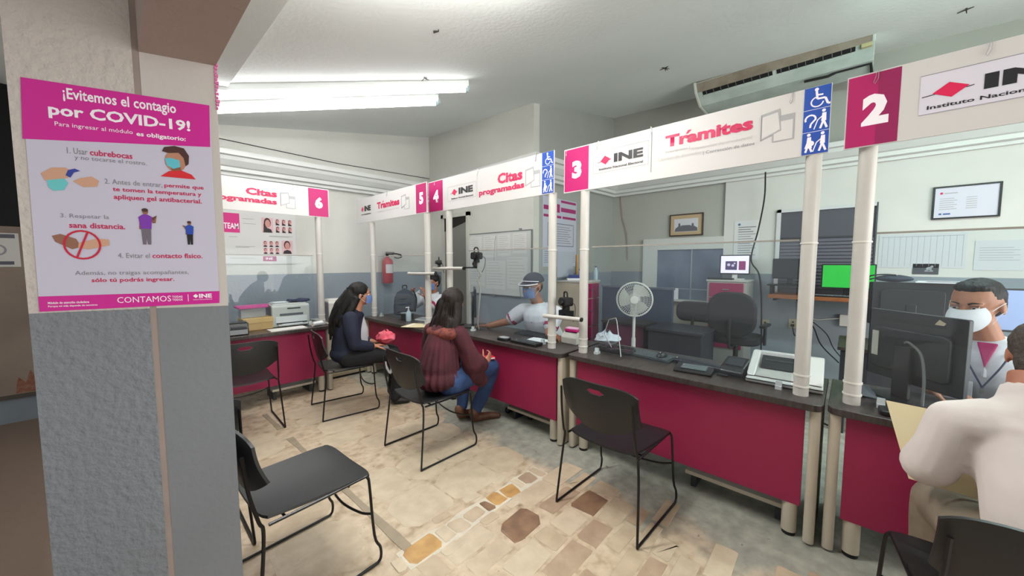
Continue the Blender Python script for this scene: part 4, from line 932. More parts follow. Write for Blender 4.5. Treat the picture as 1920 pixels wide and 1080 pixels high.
dk = thing('dark_desk', 'dark fronted desk behind the keyboard of counter 3', 'desk', (4.02, 1.64, 0), -90)
obj('desk_front', MB().box(0, 0, .05, .55, .03, .70), plain('desk_charcoal', '#26262e', .6), dk, .003); obj('desk_top', MB().box(-.02, -.03, .70, .57, .50, .73), plain('desk_charcoal_top', '#2f2e36', .4), dk, .003)
obj('desk_side', MB().box(.53, .03, .05, .55, .48, .70), plain('desk_charcoal', '#26262e', .6), dk); obj('desk_side', MB().box(0, .03, .05, .02, .48, .70), plain('desk_charcoal', '#26262e', .6), dk)
obj('desk_foot', MB().box(.02, .02, 0, .06, .46, .05).box(.49, .02, 0, .53, .46, .05), BLK2, dk)
OFB = mat('office_fabric', '#17181d', .9, var=.2, vscale=30)
def office_chair(label, x, y, rz, s=1.0, zs=.50, bw=.46, bh=.46, zb=.86, col=OFB):
    t = thing('office_chair', label, 'chair', (x, y, 0), rz, 'swivel chairs behind the counters')
    def cush(w, h, cx, cz, y0, y1):
        mb = MB(); 
        mb.prism(rrect(w, h, min(w, h)*.38, 7, cx, cz), y0, y1, 'y'); return mb
    obj('seat', MB().prism(rrect(.48*s, .46*s, .14, 6, 0, 0), zs-.04, zs+.05, 'z'), col, t, .02, smooth=True)
    obj('backrest', cush(bw, bh, 0, zb, -.24*s-.035, -.24*s+.035), col, t, .022, smooth=True)
    obj('back_bar', MB().tube(cat([(0, -.05, zs-.05), (0, -.26, zs-.06), (0, -.31, zs+.05), (0, -.295, zb-.05)], 5), .018, 8), BLK, t, smooth=True)
    obj('gas_column', MB().cyl((0, 0, .10), (0, 0, zs-.04), .025, n=12), BLK, t, smooth=True)
    for k in range(5):
        a = rad(72*k+10); c, s_ = math.cos(a), math.sin(a)
        l = obj('base_arm', MB().tube([(0, 0, .12), (c*.14, s_*.14, .11), (c*.27, s_*.27, .08)], .020, 6, r2=.013), BLK, t, smooth=True)
        obj('caster', MB().cyl((c*.27-s_*.02, s_*.27+c*.02, .030), (c*.27+s_*.02, s_*.27-c*.02, .030), .030, n=12), BLK2, l)
    return t
oc = office_chair('large black swivel chair in front of the grey magenta cabinet', 4.72, .915, -92, 1, .60, .47, .48, .90)
for s_ in (-1, 1): obj('armrest', MB().box(s_*.27-.03, -.14, .76, s_*.27+.03, .14, .79).box(s_*.27-.012, -.03, .56, s_*.27+.012, .03, .76), BLK, oc, .008)
office_chair('small dark swivel chair with a wide backrest under the inside window', 5.12, 1.44, -85, .9, .52, .42, .25, .84, mat('office_fabric_plum', '#1c1b23', .9))
office_chair('small dark swivel chair nearest to the fan', 5.10, 2.06, -100, .85, .52, .36, .30, .88, mat('office_fabric_blue', '#272b38', .9))

fan = thing('pedestal_fan', 'white round pedestal fan behind the screen of counter 3', 'fan', (3.85, 1.735, 0), 0)
FW = plain('fan_white', '#cfcfca', .4)
fanH = 1.055
fa = rad(24.3+180)
Mf = Matrix.Translation((0, 0, fanH)) @ Matrix.Rotation(fa, 4, 'Z') @ Matrix.Rotation(rad(90), 4, 'Y')
obj('fan_post', MB().cyl((0, 0, .03), (0, 0, fanH-.16), .016, n=12).cyl((0, 0, .25), (0, 0, .62), .022, n=12), FW, fan, smooth=True)
obj('fan_base', MB().lathe([(0, 0), (.19, 0), (.19, .015), (.10, .03), (.03, .05), (0, .05)], 28), FW, fan, smooth=True)
obj('motor', MB().cyl((0, 0, -.11), (0, 0, .0), .05, .06, 16, M=Mf).box(-.03, -.03, fanH-.19, .03, .03, fanH-.03), FW, fan, smooth=True)
gr = MB()
ring = lambda r, z, n=40: [(r*math.cos(2*PI*i/n), r*math.sin(2*PI*i/n), z) for i in range(n+1)]
gr.tube(ring(.185, .04), .009, 8, M=Mf)
for r, z in ((.16, .068), (.13, .08), (.10, .088), (.07, .094)): gr.tube(ring(r, z), .0016, 4, M=Mf)
for k in range(48):
    a = 2*PI*k/48; gr.tube([(r*math.cos(a), r*math.sin(a), z) for r, z in ((.185, .045), (.16, .07), (.10, .088), (.035, .097))], .0013, 4, M=Mf)
    gr.tube([(r*math.cos(a), r*math.sin(a), z) for r, z in ((.185, .035), (.16, .01), (.10, -.01), (.05, -.015))], .0013, 4, M=Mf)
obj('grille', gr, FW, fan, kind='stuff'); obj('grille_cap', MB().cyl((0, 0, .09), (0, 0, .102), .042, n=20, M=Mf), FW, fan)
for k in range(3):
    def blade(u, v, k=k):
        a = rad(120*k+80*v-20*u); r = .03+.135*u; return (r*math.cos(a), r*math.sin(a), .02+.035*v)
    obj('fan_blade', MB().grid(blade, 8, 6, .002, M=Mf), plain('fan_blade', '#b6b8b2', .4), fan, smooth=True)

# second desk with monitors behind the masked clerk
d2 = thing('back_desk', 'desk against the back of the room behind the masked clerk', 'desk', (4.10, .05, 0), -90)
obj('desk_top', MB().box(0, 0, .72, 1.75, .65, .75), TOPM, d2, .003)
for x, y in ((.02, .03), (1.68, .03), (.02, .57), (1.68, .57)): obj('leg', MB().box(x, y, 0, x+.05, y+.05, .72), DGREY, d2)
obj('desk_front', MB().box(.07, .03, .25, 1.68, .045, .72), plain('desk_charcoal', '#26262e', .6), d2)
monitor('wide black monitor back behind the masked clerk, with papers on top', (4.42, -.375, .75), 92, .50, .36, .545)
monitor('monitor with a pale blue screen at the right edge of the photo', (4.42, -.98, .75), -80, .44, .32, .52, plain('screen_blue', '#7f90b5', .3, emit=.35))
bg = thing('black_bag', 'small black bag lying on top of the wide dark monitor', 'bag', (4.36, -.25, 1.296), -90)
def bagf(u, v):
    a = 2*PI*u; r = math.sin(PI*min(max(v, .02), .98))**.5
    return (.02+.115*r*math.cos(a), .05+.035*r*math.sin(a), .055*v+.006*math.sin(6*a)*v)
obj('bag_body', MB().grid(bagf, 24, 8), BPM, bg, smooth=True); obj('strap', MB().tube(cat([(-.09, .04, .03), (-.13, .03, .02), (-.12, .02, .05), (-.04, .03, .062), (.03, .03, .058)], 4), .006, 6), BLK2, bg)
ppr = thing('paper_stack', 'white papers lying on top of the wide dark monitor', 'paper', (4.37, -.40, 1.296), -96)
obj('sheets', MB().box(-.01, .0, 0, .20, .07, .008).box(.0, .01, .008, .19, .075, .014), PAPER, ppr)
obj('sheet', MB().box(.05, .0, .014, .22, .06, .017), plain('paper_grey', '#bdbdc4', .7), ppr)
# papers and boxes on the corner cabinet
bx = thing('binder_box', 'blue and white box on the cream corner cabinet', 'box', (4.55, 2.90, 1.203), -60)
obj('box', MB().box(0, 0, 0, .12, .10, .14), plain('box_blue_white', '#7f8fc4', .5), bx, .003); obj('lid', MB().box(-.004, -.004, .14, .124, .104, .165), plain('box_navy', '#2f3f7d', .5), bx)
bx = thing('paper_tray', 'papers with a blue folder on the cream corner cabinet', 'paper', (4.33, 2.95, 1.203), -50)
obj('papers', MB().box(0, 0, 0, .22, .16, .03), PAPER, bx); obj('folder', MB().box(.02, .02, .03, .20, .14, .04), plain('box_navy', '#2f3f7d', .5), bx); obj('folder_spine', MB().box(.03, .14, .0, .2, .16, .075), plain('box_navy', '#2f3f7d', .5), bx)
bx = thing('water_bottle', 'clear bottle on the cream corner cabinet', 'bottle', (4.74, 2.735, 1.203), 0)
obj('bottle_body', MB().lathe([(0, 0), (.033, 0), (.033, .13), (.015, .17), (.013, .185), (0, .185)], 16), plain('bottle_pale', '#9fb2ba', .15), bx, smooth=True); obj('cap', MB().cyl((0, 0, .185), (0, 0, .20), .015, n=12), plain('box_navy', '#2f3f7d', .5), bx)
tag(obj('orange_pole', MB().cyl((4.83, 3.09, .0), (4.83, 3.12, 1.58), .014, n=8), plain('pole_orange', '#c2934f', .5)), 'orange stick leaning in the corner behind the cream cabinet', 'stick')
# cream cabinet between counters 6 and 5
sc = thing('side_cabinet', 'low cream cabinet between counters 6 and 5 under the second printer', 'cabinet', (1.66, 4.66, 0), 0)
obj('body', MB().box(0, 0, .03, .50, .50, .70), mat('cabinet_cream_old', '#b9b094', .5, var=.08, vscale=4), sc, .003)
obj('door', MB().box(.02, -.012, .06, .48, 0, .67), mat('cabinet_cream_old', '#b9b094', .5), sc, .002); obj('latch', MB().box(.40, -.03, .50, .46, -.012, .515).box(.43, -.028, .40, .44, -.012, .5), BLK2, sc)
obj('cabinet_top', MB().box(-.01, -.02, .70, .51, .51, .72), plain('cabinet_top_pale', '#b5b2ac', .4), sc); obj('plinth', MB().box(.02, .02, 0, .48, .48, .03), BLK2, sc)
# ------------------------------------------------------------------ things on the counters
def bpf(u, v):
    a = 2*PI*u; sq = 1/max(abs(math.cos(a)), abs(math.sin(a)))**.7
    prof = [0, .8, 1, 1, .98, .92, .7, .0]; k = v*7; i = min(int(k), 6); r = prof[i]+(prof[i+1]-prof[i])*(k-i)
    return (.13*r*math.cos(a)*sq, .085*r*math.sin(a)*sq+.02, .38*v)
obj('bag_body', MB().grid(bpf, 28, 14), BPM, bpk, smooth=True)
obj('front_pocket', MB().prism(rrect(.19, .16, .04, 4, 0, .12), -.105, -.05, 'y'), BPM, bpk, .012, smooth=True)
obj('carry_handle', MB().tube(cat([(-.03, .02, .37), (-.025, .02, .41), (.025, .02, .41), (.03, .02, .37)], 5), .008, 6), BLK2, bpk)
obj('shoulder_strap', MB().tube(cat([(-.08, .10, .34), (-.10, .14, .22), (-.09, .11, .06)], 5), .012, 6).tube(cat([(.08, .10, .34), (.10, .14, .22), (.09, .11, .06)], 5), .012, 6), BLK2, bpk)

# counter 6
t = thing('receipt_printer', 'small black receipt printer at the pillar end of counter 6', 'printer', (.73, 4.315, .75), -6)
obj('housing', MB().prism([(0, 0), (.15, 0), (.15, .10), (.05, .115), (0, .06)], -.07, .09, 'x'), BLK, t, .008)
obj('paper_slot', MB().box(-.05, -.004, .062, .07, .03, .085), DGREY, t, .003); obj('lid', MB().box(-.06, .045, .113, .08, .145, .122), DGREY, t, .004)
obj('front_face', MB().box(-.06, -.004, .01, .08, .0, .055), GREYP, t)
t = thing('file_box', 'cream yellow cardboard box carrying the pink lidded bin', 'box', (.82, 4.53, .75), 2)
CARD = plain('card_yellow', '#cba162', .7)
obj('box_body', MB().box(0, 0, 0, .26, .20, .085), CARD, t, .002); obj('box_lid', MB().box(-.006, -.006, .075, .266, .206, .125), plain('card_yellow_lid', '#d2aa6a', .7), t, .003)
t = thing('clear_bin', 'clear plastic bin with a pink lid on the yellow box', 'box', (.80, 4.60, .876), 0)
obj('bin_body', MB().box(.01, 0, 0, .23, .13, .10), plexi_mat('frosted_bin', (.85, .85, .85), .45, (.62, .60, .60)), t, .006)
obj('contents', MB().box(.02, .01, .005, .10, .12, .08).box(.11, .015, .005, .22, .12, .065), plain('bin_contents', '#9c9490', .7, ), t, .004)
obj('bin_lid', MB().prism(rrect(.27, .17, .02, 3, .12, .065), .10, .118).prism(rrect(.30, .10, .02, 3, .12, .065), .112, .13), plain('lid_pink', '#c8418c', .4), t, .003)
def big_printer(label, loc, rz, w=.36, d=.34, h=.24, dark=None):
    t = thing('desktop_printer', label, 'printer', loc, rz, 'grey laser printers by the left wall')
    obj('housing', MB().prism([(0, .0), (d, 0), (d, h), (.02, h), (0, h-.02)], 0, w, 'x'), BEIGE, t, .008)
    obj('side_panel', MB().box(-.004, .02, .01, 0, d-.01, h-.02), plain('printer_side', '#78717a', .5), t)
    obj('top_cover', MB().box(.02, .06, h, w-.02, d-.03, h+.012), LBEIGE, t, .004)
    obj('control_strip', MB().box(w*.40, -.003, h-.05, w*.75, 0, h-.035), DGREY, t)
    obj('paper_slot', MB().box(w*.20, -.004, h*.50, w*.82, .004, h*.60), plain('slot_shadow', '#55575a', .6), t)
    obj('front_tray_door', MB().box(.03, -.006, h*.18, w-.03, .0, h*.46), LBEIGE, t, .004)
    obj('output_tray', MB().box(.05, -.06, .012, w-.03, 0, .026), BEIGE, t, .003); obj('tray_gap', MB().box(.04, -.004, .028, w-.03, .002, .05), BLK2, t)
    obj('paper', MB().box(.09, -.055, .027, w-.08, .0, .031), PAPER, t)
    return t
big_printer('grey laser printer on counter 6 with a dark cloth on top', (1.08, 4.575, .75), -3, .37, .30, .24)
t = thing('folded_cloth', 'dark blue cloth and white sheet lying on the left grey printer', 'cloth', (1.30, 4.69, 1.008), -3)
obj('cloth', MB().grid(lambda u, v: (-.02+.20*u, -.06+.15*v, .022+.010*math.sin(7*u+3*v)), 12, 8, .02), plain('cloth_navy', '#252c4a', .9), t, smooth=True)
obj('sheet', MB().box(-.18, -.05, 0, -.04, .10, .004), PAPER, t)
big_printer('grey laser printer on the low cream cabinet beside counter 6', (1.70, 4.66, .722), -8, .34, .32, .26)
tag(obj('paper_sheets', MB().box(1.70, 4.33-.0, .7505, 1.70+.001, 4.331, .751)if False else MB().box(1.00, 4.29, .7505, 1.34, 4.46, .756), LBEIGE), 'pale sheets lying at the front edge of counter 6', 'paper')
t = thing('paper_roll', 'white paper roll at the right end of counter 6', 'paper roll', (1.46, 4.35, .75), 20)
obj('roll', MB().cyl((-.06, 0, .026), (.06, 0, .026), .026, n=18), PAPER, t, smooth=True); obj('core', MB().cyl((-.061, 0, .026), (.061, 0, .026), .009, n=10), CARD, t)

# counter 5
t = thing('manila_folder', 'open manila folder lying on counter 5', 'folder', (2.20, 3.52, .751), -62)
MAN = mat('manila', '#d6c8a2', .7, var=.05)
obj('folder_back', MB().box(-.13, -.10, 0, .19, .16, .002), MAN, t); obj('folder_front', MB().grid(lambda u, v: (-.12+.30*u, -.11+.25*v, .004+.012*u*u), 6, 3, .0015), MAN, t); obj('sheet', MB().box(-.09, -.07, .003, .14, .12, .0045), PAPER, t)
t = thing('sanitizer_bottle', 'clear pump bottle on counter 5 beside the keyboard', 'bottle', (2.34, 3.90, .75), 0)
obj('bottle_body', MB().lathe([(0, 0), (.03, 0), (.032, .01), (.032, .10), (.014, .125), (.014, .135), (0, .135)], 16), plain('bottle_clear', '#b7c6cc', .1), t, smooth=True)
obj('pump', MB().cyl((0, 0, .135), (0, 0, .165), .006, n=8).box(-.035, -.007, .162, .01, .007, .172), LWHITE, t)
def keyboard(label, loc, rz, col=BLK, keyc='#2b2d31', w=.44, d=.15, group='keyboards on the counters'):
    t = thing('keyboard', label, 'keyboard', loc, rz, group)
    obj('keyboard_body', MB().prism([(0, 0), (d, 0), (d, .022), (0, .012)], 0, w, 'x'), col, t, .003)
    mb = MB()
    for j in range(5):
        z = .012+.010*(.02+j*.026)/d
        for i in range(16):
            mb.box(.012+i*(w-.024)/16, .012+j*.026, z, .012+(i+.86)*(w-.024)/16, .034+j*.026, z+.007)
    obj('keys', mb, plain('keys_'+keyc, keyc, .5), t, kind='stuff'); return t
keyboard('pale keyboard with papers on counter 5', (2.42, 3.90, .75), -80, LBEIGE, '#a5a6a8', .36, .14)
t = thing('phone_dock', 'black base unit with a thin stand below the backpack', 'device', (2.385, 4.03, .75), -70)
obj('base', MB().prism(rrect(.13, .12, .03, 4, 0, .02), 0, .075), BLK, t, .006); obj('screen_arm', MB().box(-.01, .02, .075, .01, .035, .16), BLK, t)
obj('rim', MB().prism(rrect(.14, .13, .03, 4, 0, .02), .075, .085), GREYP, t, .002)

# counter 4
monitor('thin monitor seen nearly edge-on beside the woman in maroon', (2.65, 3.02, .75), 50, .42, .30, .43, mat('screen_dusk', '#4c5468', .3, col2='#3f475c', vscale=2))
keyboard('dark keyboard in front of the clerk in a cap', (2.62, 2.42, .75), -92, BLK, '#2b2d31', .44, .15)
t = thing('signature_pad', 'small round edged grey and black pad on counter 4', 'device', (2.36, 2.30, .75), -88)
obj('base', MB().prism(rrect(.13, .10, .04, 5, 0, 0), 0, .022), BLK, t, .004); obj('pad_face', MB().prism(rrect(.10, .07, .03, 5, 0, .0), .022, .026), GREYP, t)
t = thing('signature_pad', 'wide black pad at the front of counter 4 by the pipe', 'device', (2.37, 2.03, .75), -90)
obj('base', MB().box(-.16, -.05, 0, .13, .06, .025), BLK, t, .006); obj('pad_face', MB().box(-.06, -.035, .025, .09, .045, .027), DGREY, t); obj('indicator', MB().cyl((-.11, -.02, .025), (-.11, -.02, .030), .010, n=12), METAL, t)
t = thing('document_sheet', 'white sheet under the forearm of the clerk in a cap', 'paper', (2.60, 2.06, .751), -80)
obj('sheet', MB().grid(lambda u, v: (-.10+.2*u, -.14+.28*v, .004+.006*math.sin(3*u)), 6, 4, .001), PAPER, t)
t = thing('thermal_printer', 'white and grey small printer between the two middle pipes', 'printer', (2.62, 1.80, .75), -92)
obj('housing', MB().prism([(0, 0), (.17, 0), (.17, .085), (.04, .10), (0, .055)], -.05, .11, 'x'), BEIGE, t, .006); obj('paper_slot', MB().box(-.03, .03, .098, .09, .05, .101), BLK2, t); obj('lid', MB().box(-.04, .055, .092, .10, .16, .102), LBEIGE, t, .004)
t = thing('ink_pad', 'bright pink ink pad box standing on the small grey printer', 'box', (2.63, 1.77, .853), -88)
obj('pad_base', MB().prism(rrect(.13, .085, .02, 4, 0, .06), 0, .022), plain('pink_plastic', '#c01f72', .35), t, .003); obj('pad_lid', MB().prism(rrect(.125, .08, .02, 4, 0, .06), .022, .030), plain('pink_pale', '#d9a5c2', .4), t)

# cross pipes with cameras
def cross_pipe(label, a, b):
    t = thing('cross_pipe', label, 'pipe', a, 0, 'short cross pipes between the sign pipes')
    A = Vector((0, 0, 0)); B = Vector(b)-Vector(a)
    obj('pipe', MB().cyl(A, B, .0165, n=14), PVC, t, smooth=True); u = (B-A).normalized()
    obj('end_plug', MB().cyl(B, B+u*.012, .017, n=14), BLK, t); obj('end_plug', MB().cyl(A-u*.012, A, .017, n=14), PVC, t)
    return t
cross_pipe('short cream cross pipe between the pipes of signs 3 and 4', (2.36, 1.83, 1.020), (2.36, 1.485, 1.025))
cross_pipe('upper cream cross pipe near the number 5 pipe', (2.33, 3.34, 1.395), (2.33, 2.84, 1.400))
cross_pipe('lower cream cross pipe near the number 5 pipe', (2.19, 3.62, 1.335), (2.19, 3.12, 1.345))
def webcam(label, loc, rz, s=1):
    t = thing('document_camera', label, 'camera', loc, rz, 'small black cameras on clamps')
    obj('camera_body', MB().prism(rrect(.085*s, .06*s, .018, 4, 0, .06*s), -.03*s, .035*s, 'y'), BLK2, t, .005)
    obj('lens', MB().cyl((0, -.05*s, .06*s), (0, -.028*s, .06*s), .022*s, n=14), BLK, t)
    obj('handle_loop', MB().tube(cat([(-.02*s, 0, .088*s), (-.018*s, 0, .125*s), (.012*s, 0, .125*s), (.02*s, 0, .088*s)], 4), .006*s, 6), BLK2, t)
    obj('clamp', MB().box(-.02*s, -.015*s, -.0, .02*s, .02*s, .032*s).box(-.03*s, -.02*s, -.02*s, -.012*s, .02*s, .004), BLK2, t)
    obj('cable', MB().tube(cat([(.03*s, .02, .06*s), (.07*s, .03, .04*s), (.06*s, .04, -.03*s), (.03*s, .05, -.08*s)], 4), .003, 5), CABLE, t)
    return t
webcam('black camera on a clamp above the short cross pipe between signs 3 and 4', (2.42, 1.665, 1.075), -110, 1.15)
obj('mount', MB().box(2.40, 1.60, 1.02, 2.44, 1.72, 1.075).box(2.36, 1.66, 1.02, 2.42, 1.68, 1.05), BLK, bpy.data.objects['document_camera'], world=True)
webcam('dark camera on top of the acrylic screen of counter 4', (2.47, 2.80, 1.455), -70, 1.2)
obj('mount', MB().box(2.44, 2.79, 1.40, 2.47, 2.82, 1.47).box(2.335, 2.79, 1.40, 2.47, 2.82, 1.415), BLK, bpy.data.objects['document_camera.001'], world=True)
webcam('small black camera clipped beside the pipe of sign 5', (2.33, 3.25, 1.412), -120, .8)
webcam('small black camera clipped below the lower cross pipe', (2.25, 3.20, 1.285), -60, .6)
obj('mount', MB().box(2.19, 3.185, 1.28, 2.25, 3.215, 1.345), BLK, bpy.data.objects['document_camera.003'], world=True)
tag(obj('tangled_cable', MB().tube(cat([(2.475, 2.78, 1.46), (2.48, 2.80, 1.40), (2.49, 2.76, 1.34), (2.475, 2.79, 1.28), (2.49, 2.77, 1.20), (2.50, 2.80, 1.0), (2.52, 2.84, .82), (2.55, 2.86, .755)], 5), .009, 6), plain('cable_pale', '#a59d92', .7), smooth=True), 'pale cable hanging from the camera of the acrylic screen of counter 4', 'cable')

# counter 3
t = thing('cable_heap', 'heap of dark purple cables and a cloth by the left pipe of counter 3', 'cables', (2.60, 1.36, .75), -90)
rr = random.Random(5)
for k in range(7):
    pts = []; a0 = rr.uniform(0, 6); R_ = rr.uniform(.05, .10)
    for i in range(9):
        a = a0+i*.95; pts.append((.03+R_*1.5*math.cos(a)*(1+.2*rr.random()), .04+R_*.8*math.sin(a), .008+.03*rr.random()))
    obj('cable', MB().tube(cat(pts, 4), .0042, 5), plain('cable_maroon' if k % 2 else 'cable_black', '#3a1a2a' if k % 2 else '#101010', .6), t, smooth=True)
obj('maroon_cloth', MB().grid(lambda u, v: (-.10+.24*u, .00+.12*v, .020+.012*math.sin(9*u)*math.cos(7*v)), 14, 8, .012), plain('cloth_maroon', '#3b1428', .8), t, smooth=True)
t = thing('wire_stand', 'pale wire triangle stand leaning over the cable heap', 'stand', (2.62, 1.33, .752), -90)
obj('frame', MB().tube([(.10, -.10, 0), (-.02, .06, .24), (-.04, .08, .26), (-.10, .08, .24), (-.13, .06, .12), (-.02, -.02, .04)], .0038, 6), plain('wire_pale', '#b8b4b6', .3, metal=.6), t, smooth=True)
t = thing('crumpled_bag', 'crumpled white plastic bag behind the left pipe of counter 3', 'bag', (2.80, 1.50, .75), 0)
def crum(u, v):
    a = 2*PI*u; p = Vector((math.cos(a), math.sin(a), v*3)); k = 1+.35*noise.noise(p*1.8)
    r = math.sin(PI*min(max(v, .01), .97))**.6
    return (.09*r*k*math.cos(a), .10*r*k*math.sin(a), .12*v*(1+.3*noise.noise(p*2.1)))
obj('bag_body', MB().grid(crum, 26, 12), mat('plastic_bag', '#c3c9d2', .4), t)
keyboard('dark keyboard on counter 3 behind the acrylic screen', (2.62, 1.30, .75), -96, DGREY, '#565b5e', .40, .15)
t = thing('computer_mouse', 'black mouse on the keyboard side of counter 3', 'mouse', (2.66, .98, .772), -100)
obj('mouse_body', MB().grid(lambda u, v: (.032*math.sin(PI*u-PI/2)*math.sqrt(max(0, 1-(2*v-1)**2)), .055*(2*v-1), .035*math.cos(PI*u-PI/2)*math.sqrt(max(0, 1-(2*v-1)**2))), 12, 10), BLK, t, smooth=True); obj('scroll_wheel', MB().cyl((-.004, -.02, .032), (.004, -.02, .032), .006, n=10), GREYP, t)
t = thing('signature_tablet', 'flat black signature tablet at the front of counter 3', 'device', (2.43, .80, .75), -84)
obj('tablet_body', MB().prism([(0, 0), (.17, 0), (.17, .028), (0, .014)], -.02, .20, 'x'), BLK, t, .005); obj('tablet_screen', MB().prism([(.045, .0195), (.14, .0265), (.14, .0285), (.045, .0215)], .015, .165, 'x'), plain('tablet_grey', '#596164', .2), t)
t = thing('cable_bar', 'long dark blue black scanner bar behind the signature tablet', 'device', (2.66, .86, .75), -99)
obj('bar_body', MB().prism(rrect(.075, .032, .012, 4, 0, .018), -.02, .30, 'x'), plain('bar_navy', '#191c2a', .4), t, .003, smooth=True); obj('indicator', MB().ball((-.015, .0, .034), .007), METAL, t)
t = thing('fingerprint_scanner', 'boxy black fingerprint scanner beside the white scanner', 'scanner', (2.56, .585, .75), -97)
obj('scanner_body', MB().prism([(0, .012), (.02, 0), (.20, 0), (.20, .085), (.14, .095), (.03, .055), (0, .03)], 0, .135, 'x'), BLK, t, .008)
obj('scan_plate', MB().prism([(.045, .062), (.125, .0905), (.125, .0935), (.045, .065)], .02, .115, 'x'), DGREY, t); obj('front_lip', MB().prism([(-.03, 0), (.02, 0), (.02, .012), (-.03, .008)], .0, .06, 'x'), BLK, t, .002)
t = thing('document_scanner', 'large white flat document scanner behind the thick cream pipe', 'scanner', (2.515, .430, .75), -88)
SW = plain('scanner_white', '#cdc9c6', .35)
Ls = .355
obj('scanner_base', MB().prism([(0, 0), (.34, 0), (.34, .045), (.0, .03), (-.01, .015)], 0, Ls, 'x'), SW, t, .008)
obj('scanner_frame', MB().prism([(.02, .036), (.33, .05), (.33, .135), (.27, .140), (.10, .075)], 0, .045, 'x'), SW, t, .008)
obj('scanner_frame', MB().prism([(.02, .036), (.33, .05), (.33, .135), (.27, .140), (.10, .075)], Ls-.085, Ls, 'x'), SW, t, .008)
obj('scanner_back', MB().prism([(.25, .05), (.33, .05), (.33, .136), (.27, .141)], .04, Ls-.06, 'x'), SW, t, .006)
obj('paper_path', MB().prism([(.03, .038), (.25, .05), (.27, .11), (.25, .115), (.19, .060), (.04, .044)], .045, Ls-.085, 'x'), plain('scanner_inner', '#b3afab', .4), t)
obj('dark_roller_bay', MB().prism([(.15, .062), (.255, .075), (.268, .118), (.25, .121)], .055, Ls-.09, 'x'), BLK2, t); obj('roller', MB().cyl((.07, .215, .096), (Ls-.10, .215, .096), .010, n=10), DGREY, t)
obj('base_groove', MB().box(.0, -.012, .020, Ls, -.006, .024), BLK2, t)

# counter 2
t = thing('computer_monitor', 'large black monitor seen from behind, angled on counter 2', 'monitor', (2.74, -.255, .75), 0)
ang = math.atan2(-.295, -.325)
Mm = Matrix.Rotation(ang, 4, 'Z')
w, z0, z1 = .455, .085, .452
obj('housing', MB().prism(rrect(w, z1-z0, .008, 3, 0, (z0+z1)/2), -.012, .010, 'y', M=Mm), MATB, t, .003)
obj('rear_bulge', MB().prism(rrect(w*.80, (z1-z0)*.62, .03, 4, 0, (z0+z1)/2-.02), -.034, -.012, 'y', M=Mm), MATB, t, .008)
obj('vent_strip', MB().prism(rc(-.16, .395, .14, .410), -.015, -.012, 'y', M=Mm), BLK2, t)
obj('display', MB().prism(rc(-w/2+.014, z0+.018, w/2-.014, z1-.014), .010, .0115, 'y', M=Mm), plain('screen_white_page', '#b9c0cc', .3, emit=.25), t)
obj('stand', MB().box(-.045, -.055, .012, .035, -.034, .28, M=Mm), BLK, t, .004); obj('foot', MB().prism(rrect(.26, .20, .05, 5, 0, -.02), 0, .012, M=Mm), BLK, t, .003)
sgn = -1
obj('white_label', MB().prism(rc(-.18, .20, -.145, .335), -.0365, -.034, 'y', M=Mm), plain('sticker_pale', '#b0ada0', .5), t)
obj('tape_scrap', MB().prism([(.142, .422), (.115, .436), (.098, .412), (.128, .396)], -.0145, -.012, 'y', M=Mm), plain('tape_tan', '#b8aa90', .6), t)
obj('grey_cable', MB().tube(cat([(.0, -.045, .30), (.03, -.055, .305), (.09, -.06, .26), (.12, -.07, .15), (.13, -.08, .02)], 6), .006, 6, M=Mm), plain('cable_grey', '#6e7070', .4), t, smooth=True)
keyboard('dark keyboard behind the large angled monitor', (2.72, -.66, .75), -130, BLK, '#2b2d31', .34, .14)
t = thing('flat_device', 'flat black device lying before the large monitor on counter 2', 'device', (2.42, -.16, .75), -86)
obj('device_body', MB().prism(rrect(.30, .10, .02, 4, .12, 0), 0, .024), BLK, t, .006); obj('device_top', MB().prism(rrect(.18, .07, .02, 4, .12, 0), .024, .030), DGREY, t)
t = thing('grey_cloth', 'grey cloth heap under the large angled monitor', 'cloth', (2.68, -.06, .75), 0)
obj('cloth', MB().grid(lambda u, v: (-.05+.13*u, -.07+.13*v, .008+.05*math.sin(PI*u)*math.sin(PI*v)*(1+.4*noise.noise(Vector((u*5, v*5, 0))))), 14, 14, .006), mat('cloth_grey', '#5f646c', .9), t, smooth=True)
# cable and strap in the gap between counters 3 and 2
tag(obj('hanging_cable', MB().tube(cat([(2.36, .11, .70), (2.37, .10, .66), (2.37, .075, .655), (2.37, .06, .65), (2.37, .045, .645)], 5), .004, 5), CABLE, smooth=True), 'short black cable hooked in the gap between counters 3 and 2', 'cable')
for x, y, lb in ((2.50, .90, 'dark power strip on the nearer footrest shelf'), (2.46, 2.0, 'dark power strip on the footrest shelf left of the first empty chair')):
    t = thing('power_strip', lb, 'power strip', (x, y, .131), -80)
    obj('strip_body', MB().box(-.09, -.02, 0, .09, .02, .028), BLK2, t, .004); obj('lead', MB().tube(cat([(-.09, 0, .015), (-.14, .03, .03), (-.16, .08, .02)], 5), .004, 5), CABLE, t)
